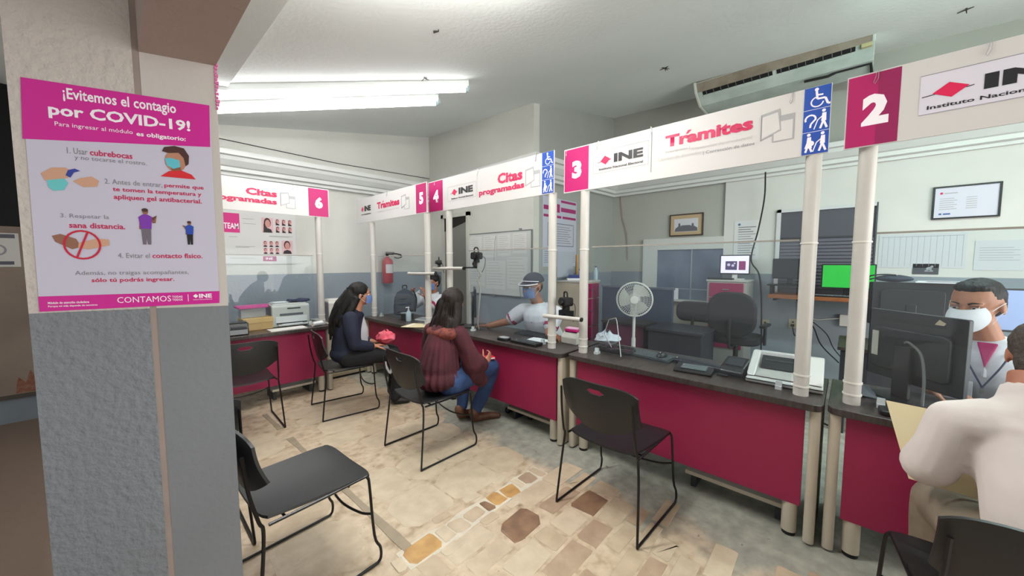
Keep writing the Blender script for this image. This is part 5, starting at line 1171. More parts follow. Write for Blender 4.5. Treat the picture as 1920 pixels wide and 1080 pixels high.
# ------------------------------------------------------------------ people
def remesh(name, mb, m, parent, voxel=.008, smooth=6, dec=.5, disp=None, label=None):
    me = bpy.data.meshes.new(name); me.from_pydata(mb.v, [], mb.f); me.update()
    bm = bmesh.new(); bm.from_mesh(me); bmesh.ops.recalc_face_normals(bm, faces=bm.faces); bm.to_mesh(me); bm.free()
    o = bpy.data.objects.new(name, me); COL.objects.link(o)
    r = o.modifiers.new('r', 'REMESH'); r.mode = 'VOXEL'; r.voxel_size = voxel; r.use_smooth_shade = True
    s = o.modifiers.new('s', 'SMOOTH'); s.factor = .5; s.iterations = smooth
    if dec < 1: d = o.modifiers.new('d', 'DECIMATE'); d.ratio = dec
    dg = bpy.context.evaluated_depsgraph_get(); dg.update()
    nm = bpy.data.meshes.new_from_object(o.evaluated_get(dg)); nm.name = name
    o.modifiers.clear(); o.data = nm; nm.materials.clear(); nm.materials.append(m)
    if disp:
        nv = [v.normal.copy() for v in nm.vertices]
        for v, n_ in zip(nm.vertices, nv): v.co += n_*disp(v.co)
    for p in nm.polygons: p.use_smooth = True
    o.parent = parent
    if label: o['label'] = label
    return o
def limb(mb, pts, rs, n=14, M=None, sub=3):
    """chain of blended tapered segments with ball joints"""
    pts = [Vector(p) for p in pts]
    for i in range(len(pts)-1):
        mb.cyl(pts[i], pts[i+1], rs[i], rs[i+1], n, M=M)
    for p, r in zip(pts, rs): mb.ball(p, r*.995, n, 9, M=M)
def hand(mb, wrist, dirv, palm_n, s=1.0, curl=.5, side=1, spread=.10):
    """five fingers; dirv points along the hand, palm_n out of the palm, thumb towards side*(dir x palm)"""
    d = Vector(dirv).normalized(); n_ = Vector(palm_n); n_ = (n_-d*n_.dot(d)).normalized(); t = d.cross(n_).normalized()*side
    W = Vector(wrist)
    def loc(a, b, c): return W+(d*a+t*b+n_*c)*s
    for k in range(4):
        b = .027-.018*k
        mb.cyl(loc(0, b*.55, 0), loc(.085-.004*abs(k-1), b, 0), .0135*s, .0105*s, 10); mb.ball(loc(.085-.004*abs(k-1), b, 0), .0105*s, 10, 6)
        L = (.040, .045, .042, .033)[k]; r = (.0085, .0088, .0084, .0076)[k]
        p = loc(.085-.004*abs(k-1), b, 0); a = curl*.5; u = (d*math.cos(a)+n_*math.sin(a)+t*(spread*(1.2-k)*.5)).normalized()
        for j, q in enumerate((1, .68, .52)):
            p2 = p+u*L*q*s; mb.cyl(p, p2, r*s*(1-.08*j), r*s*(.92-.08*j), 8); mb.ball(p2, r*s*(.92-.08*j), 8, 6); p = p2
            a += curl*.9; u = (d*math.cos(a)+n_*math.sin(a)+t*(spread*(1.2-k)*.3)).normalized()
    mb.ball(loc(.045, .0, .002), (.036*s, .036*s, .016*s) if abs(n_.z) > .7 else .024*s, 12, 8)
    p = loc(.018, .026, .004); u = (d*.62+t*.70+n_*.30).normalized()
    for j, (L, r) in enumerate(((.042, .0125), (.032, .0100), (.025, .0085))):
        p2 = p+u*L*s; mb.cyl(p, p2, r*s, r*.88*s, 9); mb.ball(p2, r*.88*s, 9, 6); p = p2; u = (u+d*.25+n_*.25*curl).normalized()
def headM(pos, yaw, pitch=0, roll=0):
    """local head frame: +x forward (face), +z up, origin at the centre of the skull"""
    return Matrix.Translation(pos) @ Matrix.Rotation(rad(yaw), 4, 'Z') @ Matrix.Rotation(rad(pitch), 4, 'Y') @ Matrix.Rotation(rad(roll), 4, 'X')
def head_shape(mb, M, s=1.0):
    def S(*a): return tuple(x*s for x in a)
    mb.ball((-.008*s, 0, .025*s), S(.094, .076, .090), 20, 14, M=M)
    mb.ball((.030*s, 0, -.022*s), S(.060, .060, .080), 18, 12, M=M)
    mb.ball((.050*s, 0, -.078*s), S(.030, .032, .026), 14, 10, M=M)
    mb.ball((.040*s, 0, -.060*s), S(.040, .050, .036), 14, 10, M=M)
    mb.cyl((.083*s, 0, .005*s), (.104*s, 0, -.026*s), .009*s, .014*s, 10, M=M); mb.ball((.103*s, 0, -.029*s), S(.015, .017, .012), 10, 8, M=M)
    for k in (-1, 1):
        mb.ball((.076*s, k*.030*s, .022*s), S(.016, .026, .009), 10, 8, M=M)
        mb.ball((.068*s, k*.042*s, -.020*s), S(.018, .020, .018), 10, 8, M=M)
        mb.ball((-.004*s, k*.078*s, -.010*s), S(.017, .008, .031), 12, 8, M=M)
    mb.ball((.088*s, 0, -.052*s), S(.012, .024, .007), 10, 6, M=M); mb.ball((.086*s, 0, -.062*s), S(.012, .020, .007), 10, 6, M=M)
def eyes(par, M, s=1.0, browm=None):
    for k in (-1, 1):
        e = obj('eye', MB().ball((.078*s, k*.030*s, .006*s), .0125*s, 12, 8, M=M), plain('eye_white', '#cfc8c4', .2), par, smooth=True)
        obj('iris', MB().ball((.0865*s, k*.030*s, .006*s), (.0045*s, .0062*s, .0062*s), 10, 7, M=M), plain('iris_dark', '#20130e', .15), e, smooth=True)
        obj('eyelid', MB().grid(lambda u, v: ((.0805+.0125*math.cos(rad(60*v-5)))*s-.004*s, (k*.030+.0150*(2*u-1))*s, (.006+.0125*math.sin(rad(20+60*v)))*s), 8, 4, .001, M=M), plain('eyelid_skin', '#7d5141', .6), e, smooth=True)
        obj('eyebrow', MB().tube(cat([M @ Vector((.090*s, k*.014*s, .024*s)), M @ Vector((.089*s, k*.030*s, .031*s)), M @ Vector((.074*s, k*.050*s, .025*s))], 5), .0042*s, 6, r2=.0020*s), browm or plain('brow', '#1c1310', .8), par, smooth=True)
SKIN1 = mat('skin_tan', '#b27e63', .55, col2='#a87055', vscale=14); SKIN2 = mat('skin_brown', '#9a674d', .55, col2='#8c5a43', vscale=14); SKIN3 = mat('skin_ruddy', '#a86f58', .55, col2='#9a5f4a', vscale=14)
HAIRB = mat('hair_black', '#120e0c', .5, spec=.3, col2='#0a0807', vscale=40, bump=.4, bscale=90, stretch=(3, 3, .25)); HAIRB2 = mat('hair_dark_brown', '#1f1410', .5, spec=.3, col2='#120b08', vscale=40, bump=.4, bscale=90, stretch=(3, 3, .25)); HAIRG = mat('hair_greying', '#4c4139', .6, col2='#2a221e', vscale=60, bump=.6, bscale=120)
def wrink(amp=.004, f=9, seed=0, st=(1, 1, .5)):
    return lambda c: amp*noise.noise(Vector((c.x*f*st[0]+seed, c.y*f*st[1], c.z*f*st[2])))
def cloth_mat(name, a, b_=None, r=.85): return mat(name, a, r, col2=b_, vscale=7, bump=.05, bscale=220)
def strands(name, par, m, paths, r=.0035):
    mb = MB()
    for p in paths: mb.tube(p, r, 4, r2=r*.35)
    return obj(name, mb, m, par, smooth=True, kind='stuff')

# --- woman in a navy jacket, seated at counter 5, in profile
def woman_navy():
    t = thing('person', 'seated woman in a navy jacket with long black hair and blue mask', 'person', (1.52, 3.62, 0), 0, 'people at the counters')
    V_ = Vector; o = V_((1.50, 3.62, 0))
    ax = V_((math.cos(rad(-22)), math.sin(rad(-22)), 0)); ay = V_((-ax.y, ax.x, 0)); Z_ = V_((0, 0, 1))
    def L(a, b, c): return tuple(ax*a+ay*b+Z_*c)          # parts are local to t at (1.52,3.62)
    hp = L(.10, -.0, 1.14); HM = headM(hp, -24, 4)
    body = MB(); head_shape(body, HM, .98)
    body.cyl(L(.05, 0, .95), L(.085, 0, 1.09), .052, .050, 14)
    limb(body, [L(-.02, 0, .60), L(-.01, 0, .72), L(.02, 0, .90)], [.125, .105, .10])
    limb(body, [L(.02, -.155, .90), L(.03, -.19, .68), L(.20, -.14, .635)], [.045, .038, .028]); limb(body, [L(.02, .155, .90), L(.03, .19, .68), L(.21, .06, .635)], [.045, .038, .028])
    hand(body, L(.20, -.14, .635), ax*.9+ay*.45, -Z_, .95, .8, -1); hand(body, L(.21, .06, .635), ax*.9-ay*.4, -Z_, .95, .8, 1)
    for k in (-1, 1): limb(body, [L(-.02, k*.09, .54), L(.20, k*.10, .545), L(.40, k*.105, .518), L(.43, k*.11, .28), L(.40, k*.11, .085)], [.07, .06, .045, .036, .032])
    remesh('body', body, SKIN1, t, .006, 4, .5)
    j = MB()
    j.ball(L(-.03, 0, .56), (.165, .18, .10), 18, 12); limb(j, [L(-.03, 0, .62), L(-.03, 0, .72), L(.0, 0, .90)], [.150, .140, .125], 18); j.ball(L(.0, 0, .93), (.13, .13, .06), 18, 10)
    for k in (-1, 1):
        limb(j, [L(.0, k*.13, .925), L(.01, k*.185, .80), L(.03, k*.205, .68)], [.072, .066, .058])
    limb(j, [L(.03, -.205, .68), L(.17, -.155, .638)], [.056, .044]); limb(j, [L(.03, .205, .68), L(.17, .09, .638)], [.056, .044])
    remesh('navy_jacket', j, cloth_mat('navy_cloth', '#161c33', '#10152a'), t, .009, 5, .6, wrink(.008, 9))
    sh_ = MB(); limb(sh_, [L(.085, -.0, .60), L(.095, 0, .78), L(.085, 0, .93)], [.075, .068, .04]); remesh('white_blouse', sh_, cloth_mat('blouse_white', '#bdbcc2'), t, .009, 4, .6)
    p = MB()
    for k in (-1, 1): limb(p, [L(-.02, k*.09, .53), L(.20, k*.10, .54), L(.40, k*.105, .515), L(.43, k*.11, .28), L(.40, k*.11, .085)], [.105, .092, .072, .064, .058])
    remesh('black_trousers', p, cloth_mat('black_cloth', '#101116'), t, .010, 4, .6, wrink(.006, 10))
    for k in (-1, 1):
        b = MB(); limb(b, [L(.40, k*.11, .11), L(.40, k*.11, .045), L(.52, k*.12, .030)], [.048, .042, .030]); b.box(0, 0, 0, 0, 0, 0) if False else None
        remesh('black_boot', b, plain('boot_black', '#0c0c0e', .4), t, .007, 3, .6)
    # hair: cap plus long fall down the back
    h = MB(); h.ball((-.022, 0, .034), (.100, .088, .094), 20, 14, M=HM); h.ball((-.055, 0, -.03), (.070, .082, .09), 16, 12, M=HM)
    h.ball((.035, .070, .01), (.045, .018, .07), 12, 8, M=HM)
    limb(h, [L(.02, 0, 1.13), L(-.06, 0, 1.03), L(-.12, .0, .90), L(-.155, 0, .78)], [.085, .085, .075, .045]); limb(h, [L(.06, -.065, 1.10), L(.0, -.085, .99), L(-.09, -.07, .85)], [.035, .042, .035])
    remesh('long_black_hair', h, HAIRB, t, .007, 4, .6, lambda c: .004*noise.noise(Vector((c.x*60, c.y*60, c.z*5))))
    r_ = random.Random(1); paths = []
    for k in range(150):
        b0 = r_.uniform(-.085, .085); q = r_.uniform(0, .02)
        paths.append(cat([L(-.02+q, b0*.6, 1.215-abs(b0)*.3), L(-.055, b0, 1.10), L(-.135-q*.5, b0*1.02, .97), L(-.185+q, b0*.85, .86), L(-.19+q, b0*.6, .735+r_.uniform(-.03, .03))], 4))
    strands('hair_strands', t, HAIRB, paths, .0036)
    eyes(t, HM, .98)
    mk = MB(); mk.grid(lambda u, v: ((.040+.068*math.cos(rad(-80+160*u))+.006*math.sin(PI*v)), .066*math.sin(rad(-80+160*u)), -.082+.078*v), 16, 8, .003, M=HM)
    m_ = obj('blue_mask', mk, cloth_mat('mask_blue', '#5c77ad'), t, smooth=True)
    for k in (-1, 1): obj('ear_loop', MB().tube([HM @ Vector((.052, k*.066, -.01)), HM @ Vector((.0, k*.083, .008)), HM @ Vector((-.012, k*.083, -.025)), HM @ Vector((.048, k*.066, -.07))], .0014, 4), PAPER, m_)
    return t, L
WN, LW = woman_navy()
c = thing('pink_bundle', 'crumpled pink and red cloth bundle in the hands of the woman in navy', 'cloth', (1.52+LW(.33, -.03, 0)[0], 3.62+LW(.33, -.03, 0)[1], .62), 0)
def bund(u, v):
    a = 2*PI*u; p = Vector((math.cos(a)*1.3, math.sin(a)*1.3, v*3)); k = 1+.35*noise.noise(p*1.7)
    r = math.sin(PI*min(max(v, .01), .99))**.6
    return (.092*r*k*math.cos(a), .098*r*k*math.sin(a), .14*v+.02*noise.noise(p*2))
obj('cloth', MB().grid(bund, 26, 14), mat('coral_cloth', '#de7482', .7, col2='#cf3a55', vscale=14), c, smooth=True)
c = thing('grey_handbag', 'grey white handbag on the lap of the woman in navy', 'bag', (1.52+LW(.22, -.06, 0)[0], 3.62+LW(.22, -.06, 0)[1], .555), -22)
obj('bag_body', MB().prism(rrect(.20, .09, .03, 4, .03, .02), -.08, .06, 'y'), cloth_mat('bag_grey', '#77787c'), c, .01, smooth=True); obj('bag_strap', MB().tube(cat([(.10, -.08, .0), (.14, -.12, -.10), (.13, -.12, -.20), (.09, -.10, -.12), (.08, -.08, .0)], 5), .012, 6), plain('strap_white', '#b5b5b9', .6), c, smooth=True)

# --- woman in a maroon blouse, seen from behind at counter 4
def woman_maroon():
    X0, Y0 = 1.72, 2.35
    t = thing('person', 'seated woman in a maroon blouse and jeans with dark shoulder length hair, seen from behind', 'person', (X0, Y0, 0), 0, 'people at the counters')
    ax = Vector((math.cos(rad(10)), math.sin(rad(10)), 0)); ay = Vector((-ax.y, ax.x, 0)); Z_ = Vector((0, 0, 1))
    def L(a, b, c): return tuple(ax*a+ay*b+Z_*c)
    HM = headM(L(.115, -.0, 1.130), 36, 4)
    body = MB(); head_shape(body, HM, .98); body.cyl(L(.045, 0, .92), L(.095, 0, 1.07), .052, .05, 14)
    limb(body, [L(-.04, 0, .60), L(-.02, 0, .72), L(.02, 0, .88)], [.125, .11, .11])
    limb(body, [L(.05, -.17, .87), L(.10, -.225, .66), L(.30, -.17, .60)], [.045, .038, .028]); limb(body, [L(.05, .17, .87), L(.09, .21, .66), L(.28, .12, .62)], [.045, .038, .028])
    hand(body, L(.30, -.17, .60), ax*.8+Z_*.5-ay*.1, ay, .95, .7, 1); hand(body, L(.28, .12, .62), ax-ay*.3, -Z_, .95, .7, 1)
    limb(body, [L(-.02, -.09, .54), L(.22, -.13, .547), L(.45, -.14, .537), L(.47, -.06, .32), L(.44, .03, .10)], [.07, .06, .045, .036, .032]); limb(body, [L(-.02, .09, .54), L(.20, .12, .53), L(.40, .14, .50), L(.44, .17, .30), L(.42, .18, .10)], [.07, .06, .045, .036, .032])
    remesh('body', body, SKIN1, t, .006, 4, .5)
    j = MB()
    j.ball(L(-.07, 0, .56), (.175, .185, .10), 20, 12); limb(j, [L(-.06, 0, .63), L(-.05, 0, .66), L(-.03, 0, .74), L(.01, 0, .87)], [.165, .162, .150, .13], 20); j.ball(L(.02, 0, .905), (.12, .175, .055), 18, 10)
    for k in (-1, 1): limb(j, [L(.02, k*.15, .90), L(.05, k*.205, .77), L(.09, k*.225, .655)], [.068, .070, .080])
    limb(j, [L(.11, -.24, .66), L(.22, -.20, .62)], [.075, .065]); limb(j, [L(.11, .24, .66), L(.20, .18, .63)], [.07, .06])
    limb(j, [L(.14, -.20, .57), L(.20, -.215, .50)], [.075, .055])
    def pleats(c):
        a = math.atan2(c.y, c.x); return .006*math.sin(a*26)*max(0, min(1, (.93-c.z)*5))+.006*noise.noise(Vector((c.x*9, c.y*9, c.z*5)))
    remesh('maroon_blouse', j, cloth_mat('maroon_cloth', '#4a1520', '#380e18'), t, .008, 4, .7, pleats)
    yk = MB(); yk.ball(L(.012, 0, .905), (.126, .184, .066), 20, 10); remesh('lace_yoke', yk, mat('lace_rust', '#7d3a2a', .8, col2='#4a1a1c', vscale=45), t, .008, 3, .7)
    p = MB()
    limb(p, [L(-.02, -.09, .53), L(.22, -.13, .545), L(.45, -.14, .535), L(.47, -.06, .32), L(.44, .03, .125)], [.115, .098, .075, .064, .055])
    limb(p, [L(-.02, .09, .53), L(.20, .12, .53), L(.40, .14, .50), L(.44, .17, .30), L(.42, .18, .125)], [.11, .095, .072, .060, .052])
    remesh('blue_jeans', p, mat('denim', '#29446f', .8, col2='#1d3157', vscale=9, bump=.1, bscale=200), t, .009, 4, .6, wrink(.008, 12))
    for (a, b_, c_, d_) in ((.42, .18, .50, .10), (.44, .03, .54, -.10)):
        b = MB(); limb(b, [L(a-.04, b_, .10), L(a-.02, b_, .045), L(c_, (b_+d_)/2, .035), L(c_+.07, d_, .028)], [.044, .040, .036, .026])
        s_ = remesh('brown_shoe', b, mat('shoe_tan', '#6e4630', .5, col2='#50301f', vscale=12), t, .006, 3, .6)
    h = MB(); h.ball((-.020, 0, .032), (.103, .092, .096), 20, 14, M=HM); h.ball((-.045, 0, -.03), (.080, .092, .09), 16, 12, M=HM)
    limb(h, [L(.09, 0, 1.11), L(.045, 0, 1.02), L(-.02, 0, .925)], [.098, .092, .062]); limb(h, [L(.03, -.055, .98), L(-.035, -.065, .89)], [.075, .05]); limb(h, [L(.03, .055, .98), L(-.035, .065, .89)], [.075, .05])
    for k in (-1, 1): limb(h, [L(.09, k*.06, 1.10), L(.05, k*.075, 1.0), L(.0, k*.095, .90)], [.050, .055, .045])
    remesh('dark_shoulder_hair', h, HAIRB2, t, .007, 4, .6, lambda c: .005*noise.noise(Vector((c.x*60, c.y*60, c.z*5))))
    r_ = random.Random(2); paths = []
    for k in range(230):
        b0 = r_.uniform(-.13, .13); q = r_.uniform(-.01, .015); w = 1-abs(b0)*2
        paths.append(cat([L(.085, b0*.40, 1.226-abs(b0)*.22), L(.015-q+abs(b0)*.2, b0*.68, 1.16-abs(b0)*.1), L(-.030-q+abs(b0)*.35, b0*.80, 1.05), L(-.068-q+abs(b0)*.35, b0*.90, .96), L(-.090-q+abs(b0)*.30, b0*1.0, .855+r_.uniform(-.035, .03))], 4))
    strands('hair_strands', t, HAIRB2, paths, .0036)
    eyes(t, HM, .98)
    mk = MB(); mk.grid(lambda u, v: ((.040+.068*math.cos(rad(-80+160*u))+.006*math.sin(PI*v)), .066*math.sin(rad(-80+160*u)), -.082+.078*v), 16, 8, .003, M=HM); obj('blue_mask', mk, cloth_mat('mask_blue', '#5c77ad'), t, smooth=True)
    return t, L
WM, LM = woman_maroon()
c = thing('red_wallet', 'small red wallet on the knee of the woman in maroon', 'wallet', (1.72+LM(.42, -.13, 0)[0], 2.35+LM(.42, -.13, 0)[1], .613), -20)
obj('wallet_body', MB().box(-.07, -.045, 0, .05, .045, .022), plain('wallet_red', '#c02030', .5), c, .006); obj('wallet_card', MB().box(-.03, -.048, .008, .04, -.042, .018), PAPER, c)

# --- clerks and the man in white
def clerk(label, X0, Y0, yaw, head, hyaw, hpitch, s, skin, hair, polo, accent, arms, hscale=1.0, lean=.10, legs=True, hips=.50, trousers=None):
    t = thing('person', label, 'person', (X0, Y0, 0), 0, 'people at the counters')
    ax = Vector((math.cos(rad(yaw)), math.sin(rad(yaw)), 0)); ay = Vector((-ax.y, ax.x, 0)); Z_ = Vector((0, 0, 1))
    def L(a, b, c): return tuple(ax*a+ay*b+Z_*c)
    hl = Vector(head)-Vector((X0, Y0, 0)); HM = headM(hl, hyaw, hpitch)
    sc_ = (lean*1.0, .98*s)
    shz = hl.z-.235*s; sh = ax*lean+Z_*shz
    def SH(k, a=0, dz=0): return tuple(sh+ay*k*.175*s+ax*a+Z_*dz)
    body = MB(); head_shape(body, HM, hscale)
    nb = sh+Z_*.03; body.cyl(nb, tuple(hl-Z_*.06*hscale-ax*.01), .058*s, .055*hscale, 14)
    limb(body, [L(0, 0, hips), L(lean*.4, 0, (hips+shz)/2), tuple(sh-Z_*.05)], [.13*s, .12*s, .12*s])
    out = []
    for k, (el, wr, hd, pn, cu, sd) in zip((1, -1), arms):
        el, wr = [tuple(Vector(q)-Vector((X0, Y0, 0))) for q in (el, wr)]
        limb(body, [SH(k), el, wr], [.050*s, .041*s, .029*s]); hand(body, wr, hd, pn, 1.0*s, cu, sd); out.append((k, el, wr))
    for k in (-1, 1): limb(body, [L(-.01, k*.09, hips+.02), L(.22, k*.11, hips+.02), L(.41, k*.12, hips), L(.42, k*.12, .27), L(.40, k*.12, .09)], [.07, .06, .045, .036, .032])
    remesh('body', body, skin, t, .006, 4, .5)
    j = MB(); j.ball(L(-.01, 0, hips+.06), (.17*s, .17*s, .10), 18, 12); limb(j, [L(-.01, 0, hips+.12), L(lean*.35, 0, (hips+shz)/2), tuple(sh-Z_*.06)], [.17*s, .160*s, .150*s], 18); j.ball(tuple(sh-Z_*.02), (.125*s, .125*s, .065*s), 16, 10)
    for k, el, wr in out:
        S0 = Vector(SH(k, 0, -.01)); E = Vector(el); m_ = S0.lerp(E, .72)
        limb(j, [tuple(sh-Z_*.03), tuple(S0), tuple(m_)], [.085*s, .076*s, .070*s])
    remesh('shirt', j, polo, t, .008, 4, .6, wrink(.009, 10, X0))
    if accent:
        for k, el, wr in out:
            S0 = Vector(SH(k, 0, -.01)); E = Vector(el); a_, b_ = S0.lerp(E, .64), S0.lerp(E, .81)
            obj('sleeve_band', MB().cyl(a_, b_, .071*s, .069*s, 18), accent, t, smooth=True)
    p = MB()
    for k in (-1, 1): limb(p, [L(-.01, k*.09, hips+.01), L(.22, k*.11, hips+.02), L(.41, k*.12, hips), L(.42, k*.12, .27), L(.40, k*.12, .09)], [.12*s, .10*s, .076*s, .066*s, .058*s])
    remesh('trousers', p, trousers or cloth_mat('trousers_dark', '#22242c'), t, .011, 4, .5)
    for k in (-1, 1):
        b = MB(); limb(b, [L(.38, k*.12, .08), L(.39, k*.12, .045), L(.53, k*.13, .032)], [.046, .042, .032]); remesh('shoe', b, BLK, t, .008, 3, .6)
    return t, HM, L, sh, ax, ay
def surgical(t, HM, s, m_, n95=False):
    k_ = .012 if n95 else .0
    mk = MB(); mk.grid(lambda u, v: ((.042+(.066+k_)*math.cos(rad(-78+156*u))+(.010+k_*2.2)*math.sin(PI*v)*math.sin(PI*u))*s, (.067+k_*.3)*math.sin(rad(-78+156*u))*s*(1-.25*abs(2*v-1)**2*(1 if n95 else 0)), (-.092-(.014 if n95 else 0)+(.112 if n95 else .092)*v-(.010*(abs(2*u-1)**2)*(1-v)*-2.6 if n95 else 0))*s), 20, 12, .003, M=HM)
    o = obj('face_mask', mk, m_, t, smooth=True, label='white cup-shaped mask' if n95 else None)
    for k in (-1, 1):
        for a, b_ in ((-.012, .010), (-.070, -.03)):
            obj('ear_loop', MB().tube([HM @ Vector(q) for q in ((.050*s, k*.068*s, a*s), (.010*s, k*.082*s, b_*s), (-.008*s, k*.086*s, (b_+.005)*s))], .0014, 4), PAPER, o)
def short_hair(t, HM, s, m_, name='short_hair', full=False):
    h = MB(); h.ball((-.022*s, 0, .040*s), (.096*s, .083*s, .088*s), 20, 14, M=HM); h.ball((-.055*s, 0, -.005*s), (.056*s, .074*s, .075*s), 16, 12, M=HM)
    for k in (-1, 1): h.ball((-.006*s, k*.067*s, .046*s), (.042*s, .013*s, .030*s), 12, 8, M=HM)
    h.ball((.020*s, 0, .094*s), (.058*s, .066*s, .030*s), 14, 8, M=HM)
    remesh(name, h, m_, t, .0055, 3, .6, lambda c: .0035*noise.noise(Vector((c.x*70, c.y*70, c.z*40))))
WPOLO = cloth_mat('white_cloth', '#cfcfd4', '#bfc0c8')
MAGT = cloth_mat('magenta_trim', '#94264f')
# clerk in a cap behind counter 4
t, HM, L, sh, ax, ay = clerk('clerk in a dark cap and clear face shield, white polo with magenta trim', 3.02, 2.31, 188, (2.80, 2.325, 1.222), 176, 10, 1.08, SKIN2, None, WPOLO, MAGT,
    [((2.78, 2.10, .80), (2.66, 2.02, .80), (-.2, -.98, 0), (0, 0, -1), .5, 1), ((2.76, 2.62, .84), (2.64, 2.80, .785), (-.25, .97, -.05), (0, 0, -1), .35, -1)], 1.12, .16)
short_hair(t, HM, .98, HAIRB); eyes(t, HM, 1.12); surgical(t, HM, 1.08, cloth_mat('mask_blue', '#5c77ad'))
obj('cap', MB().grid(lambda u, v: ((.118*math.cos(rad(90*v))*math.cos(2*PI*u)-.016), .104*math.cos(rad(90*v))*math.sin(2*PI*u), .040+.098*math.sin(rad(90*v))), 30, 10, .004, M=HM), cloth_mat('cap_grey', '#3a3a45'), t, smooth=True)
obj('cap_peak', MB().grid(lambda u, v: ((.085+.075*v*math.cos(rad(-60+120*u)))-.030*abs(2*u-1)**2, (.085-.012*v)*math.sin(rad(-75+150*u)), .046-.014*v), 14, 5, .005, M=HM), cloth_mat('cap_grey', '#3a3a45'), t, smooth=True)
obj('white_cap_trim', MB().tube([HM @ Vector((.102*math.cos(rad(a)), .104*math.sin(rad(a)), .050+.022*math.cos(rad(a)))) for a in range(-80, 81, 10)], .004, 5), LWHITE, t, smooth=True)
vs = obj('face_shield', MB().grid(lambda u, v: (.145*math.cos(rad(-62+124*u))+.004, .125*math.sin(rad(-62+124*u)), -.125+.165*v), 16, 4, .001, M=HM), plexi_mat('shield_film', (.95, .96, .97), .05), t, smooth=True)
obj('shield_band', MB().tube([HM @ Vector((.150*math.cos(rad(a)), .128*math.sin(rad(a)), .040)) for a in range(-70, 71, 10)], .005, 5), LWHITE, vs, smooth=True)
def collar(t, sh, ax, ay, m_, trim, s=1.0, hl=None):
    mb = MB()
    for k in (-1, 1):
        mb.grid(lambda u, v: tuple(sh+Vector((0, 0, .045+.045*v-.030*u))+ax*(-.045+.115*u)*s+ay*k*(.062-.035*u*u+.014*(1-v))*s), 8, 3, .006)
    obj('collar', mb, m_, t, smooth=True)
    obj('placket', MB().tube([tuple(sh+Vector((0, 0, z))+ax*(.055+q)*s) for z, q in ((.03, .045), (-.03, .075), (-.10, .092))], .009, 6), trim, t, smooth=True)
collar(t, sh, ax, ay, WPOLO, MAGT)
# clerk behind counter 5, half hidden
t, HM, L, sh, ax, ay = clerk('clerk in a white polo raising both hands, half hidden by pipes', 3.10, 4.36, 190, (3.00, 4.34, 1.175), 200, 6, .95, SKIN3, None, WPOLO, MAGT,
    [((2.84, 4.18, .84), (2.74, 4.13, 1.0), (-.2, .1, .9), (-.2, .9, 0), .6, 1), ((2.80, 4.56, .84), (2.72, 4.40, 1.0), (-.3, -.3, .9), (0, -.9, 0), .6, -1)], 1.0, .10)
short_hair(t, HM, 1.04, HAIRB); eyes(t, HM, 1.0); surgical(t, HM, 1.0, cloth_mat('mask_blue', '#5c77ad')); collar(t, sh, ax, ay, WPOLO, MAGT)
c = thing('white_cloth', 'small white cloth held up by the half hidden clerk of counter 5', 'cloth', (2.70, 4.25, 1.01), 0)
obj('cloth', MB().grid(lambda u, v: (.03*math.sin(5*u)-.02, -.06+.12*u, -.10+.16*v+.02*math.sin(6*u)), 12, 8, .006), PAPER, c, smooth=True)
# masked clerk at the right
t, HM, L, sh, ax, ay = clerk('clerk with a white cup mask and lanyard over a white shirt behind the large monitor', 3.27, -.60, 166, (3.03, -.49, 1.24), 148, 12, 1.10, SKIN1, None, WPOLO, None,
    [((3.0, -.93, .84), (2.84, -.72, .80), (-.3, .95, 0), (0, 0, -1), .5, 1), ((2.98, -.28, .84), (2.86, -.34, .80), (-.4, -.9, 0), (0, 0, -1), .5, -1)], 1.14, .18)
short_hair(t, HM, 1.07, HAIRB); eyes(t, HM, 1.14); surgical(t, HM, 1.12, plain('mask_white', '#cfd2d6', .7), True); collar(t, sh, ax, ay, WPOLO, WPOLO, 1.1)
obj('magenta_undershirt', MB().prism([(-.034, .055), (.034, .055), (.0, -.075)], 0, .02, 'y', M=Matrix.Translation(sh+ax*.150+Vector((0, 0, .022))) @ Matrix.Rotation(rad(166+90), 4, 'Z') @ Matrix.Rotation(rad(-20), 4, 'X')), cloth_mat('undershirt', '#a3245e'), t, .006)
ln = obj('lanyard', MB().tube(cat([tuple(sh+ay*.075+ax*.05+Vector((0, 0, .075))), tuple(sh+ay*.060+ax*.163+Vector((0, 0, -.01))), tuple(sh+ax*.185+Vector((0, 0, -.15)))], 6), .004, 6).tube(cat([tuple(sh-ay*.075+ax*.05+Vector((0, 0, .075))), tuple(sh-ay*.060+ax*.163+Vector((0, 0, -.01))), tuple(sh+ax*.185+Vector((0, 0, -.15)))], 6), .004, 6), plain('lanyard_navy', '#262f4a', .6), t, smooth=True)
obj('lanyard_clip', MB().box(-.006, -.006, -.03, .006, .006, .0, M=Matrix.Translation(sh+ax*.187+Vector((0, 0, -.15)))), METAL, ln)
pk = obj('shirt_pocket', MB().box(-.055, -.004, -.13, .055, .004, 0, M=Matrix.Translation(sh+ax*.175-ay*.085+Vector((0, 0, -.13))) @ Matrix.Rotation(rad(166+90), 4, 'Z')), WPOLO, t, .003)

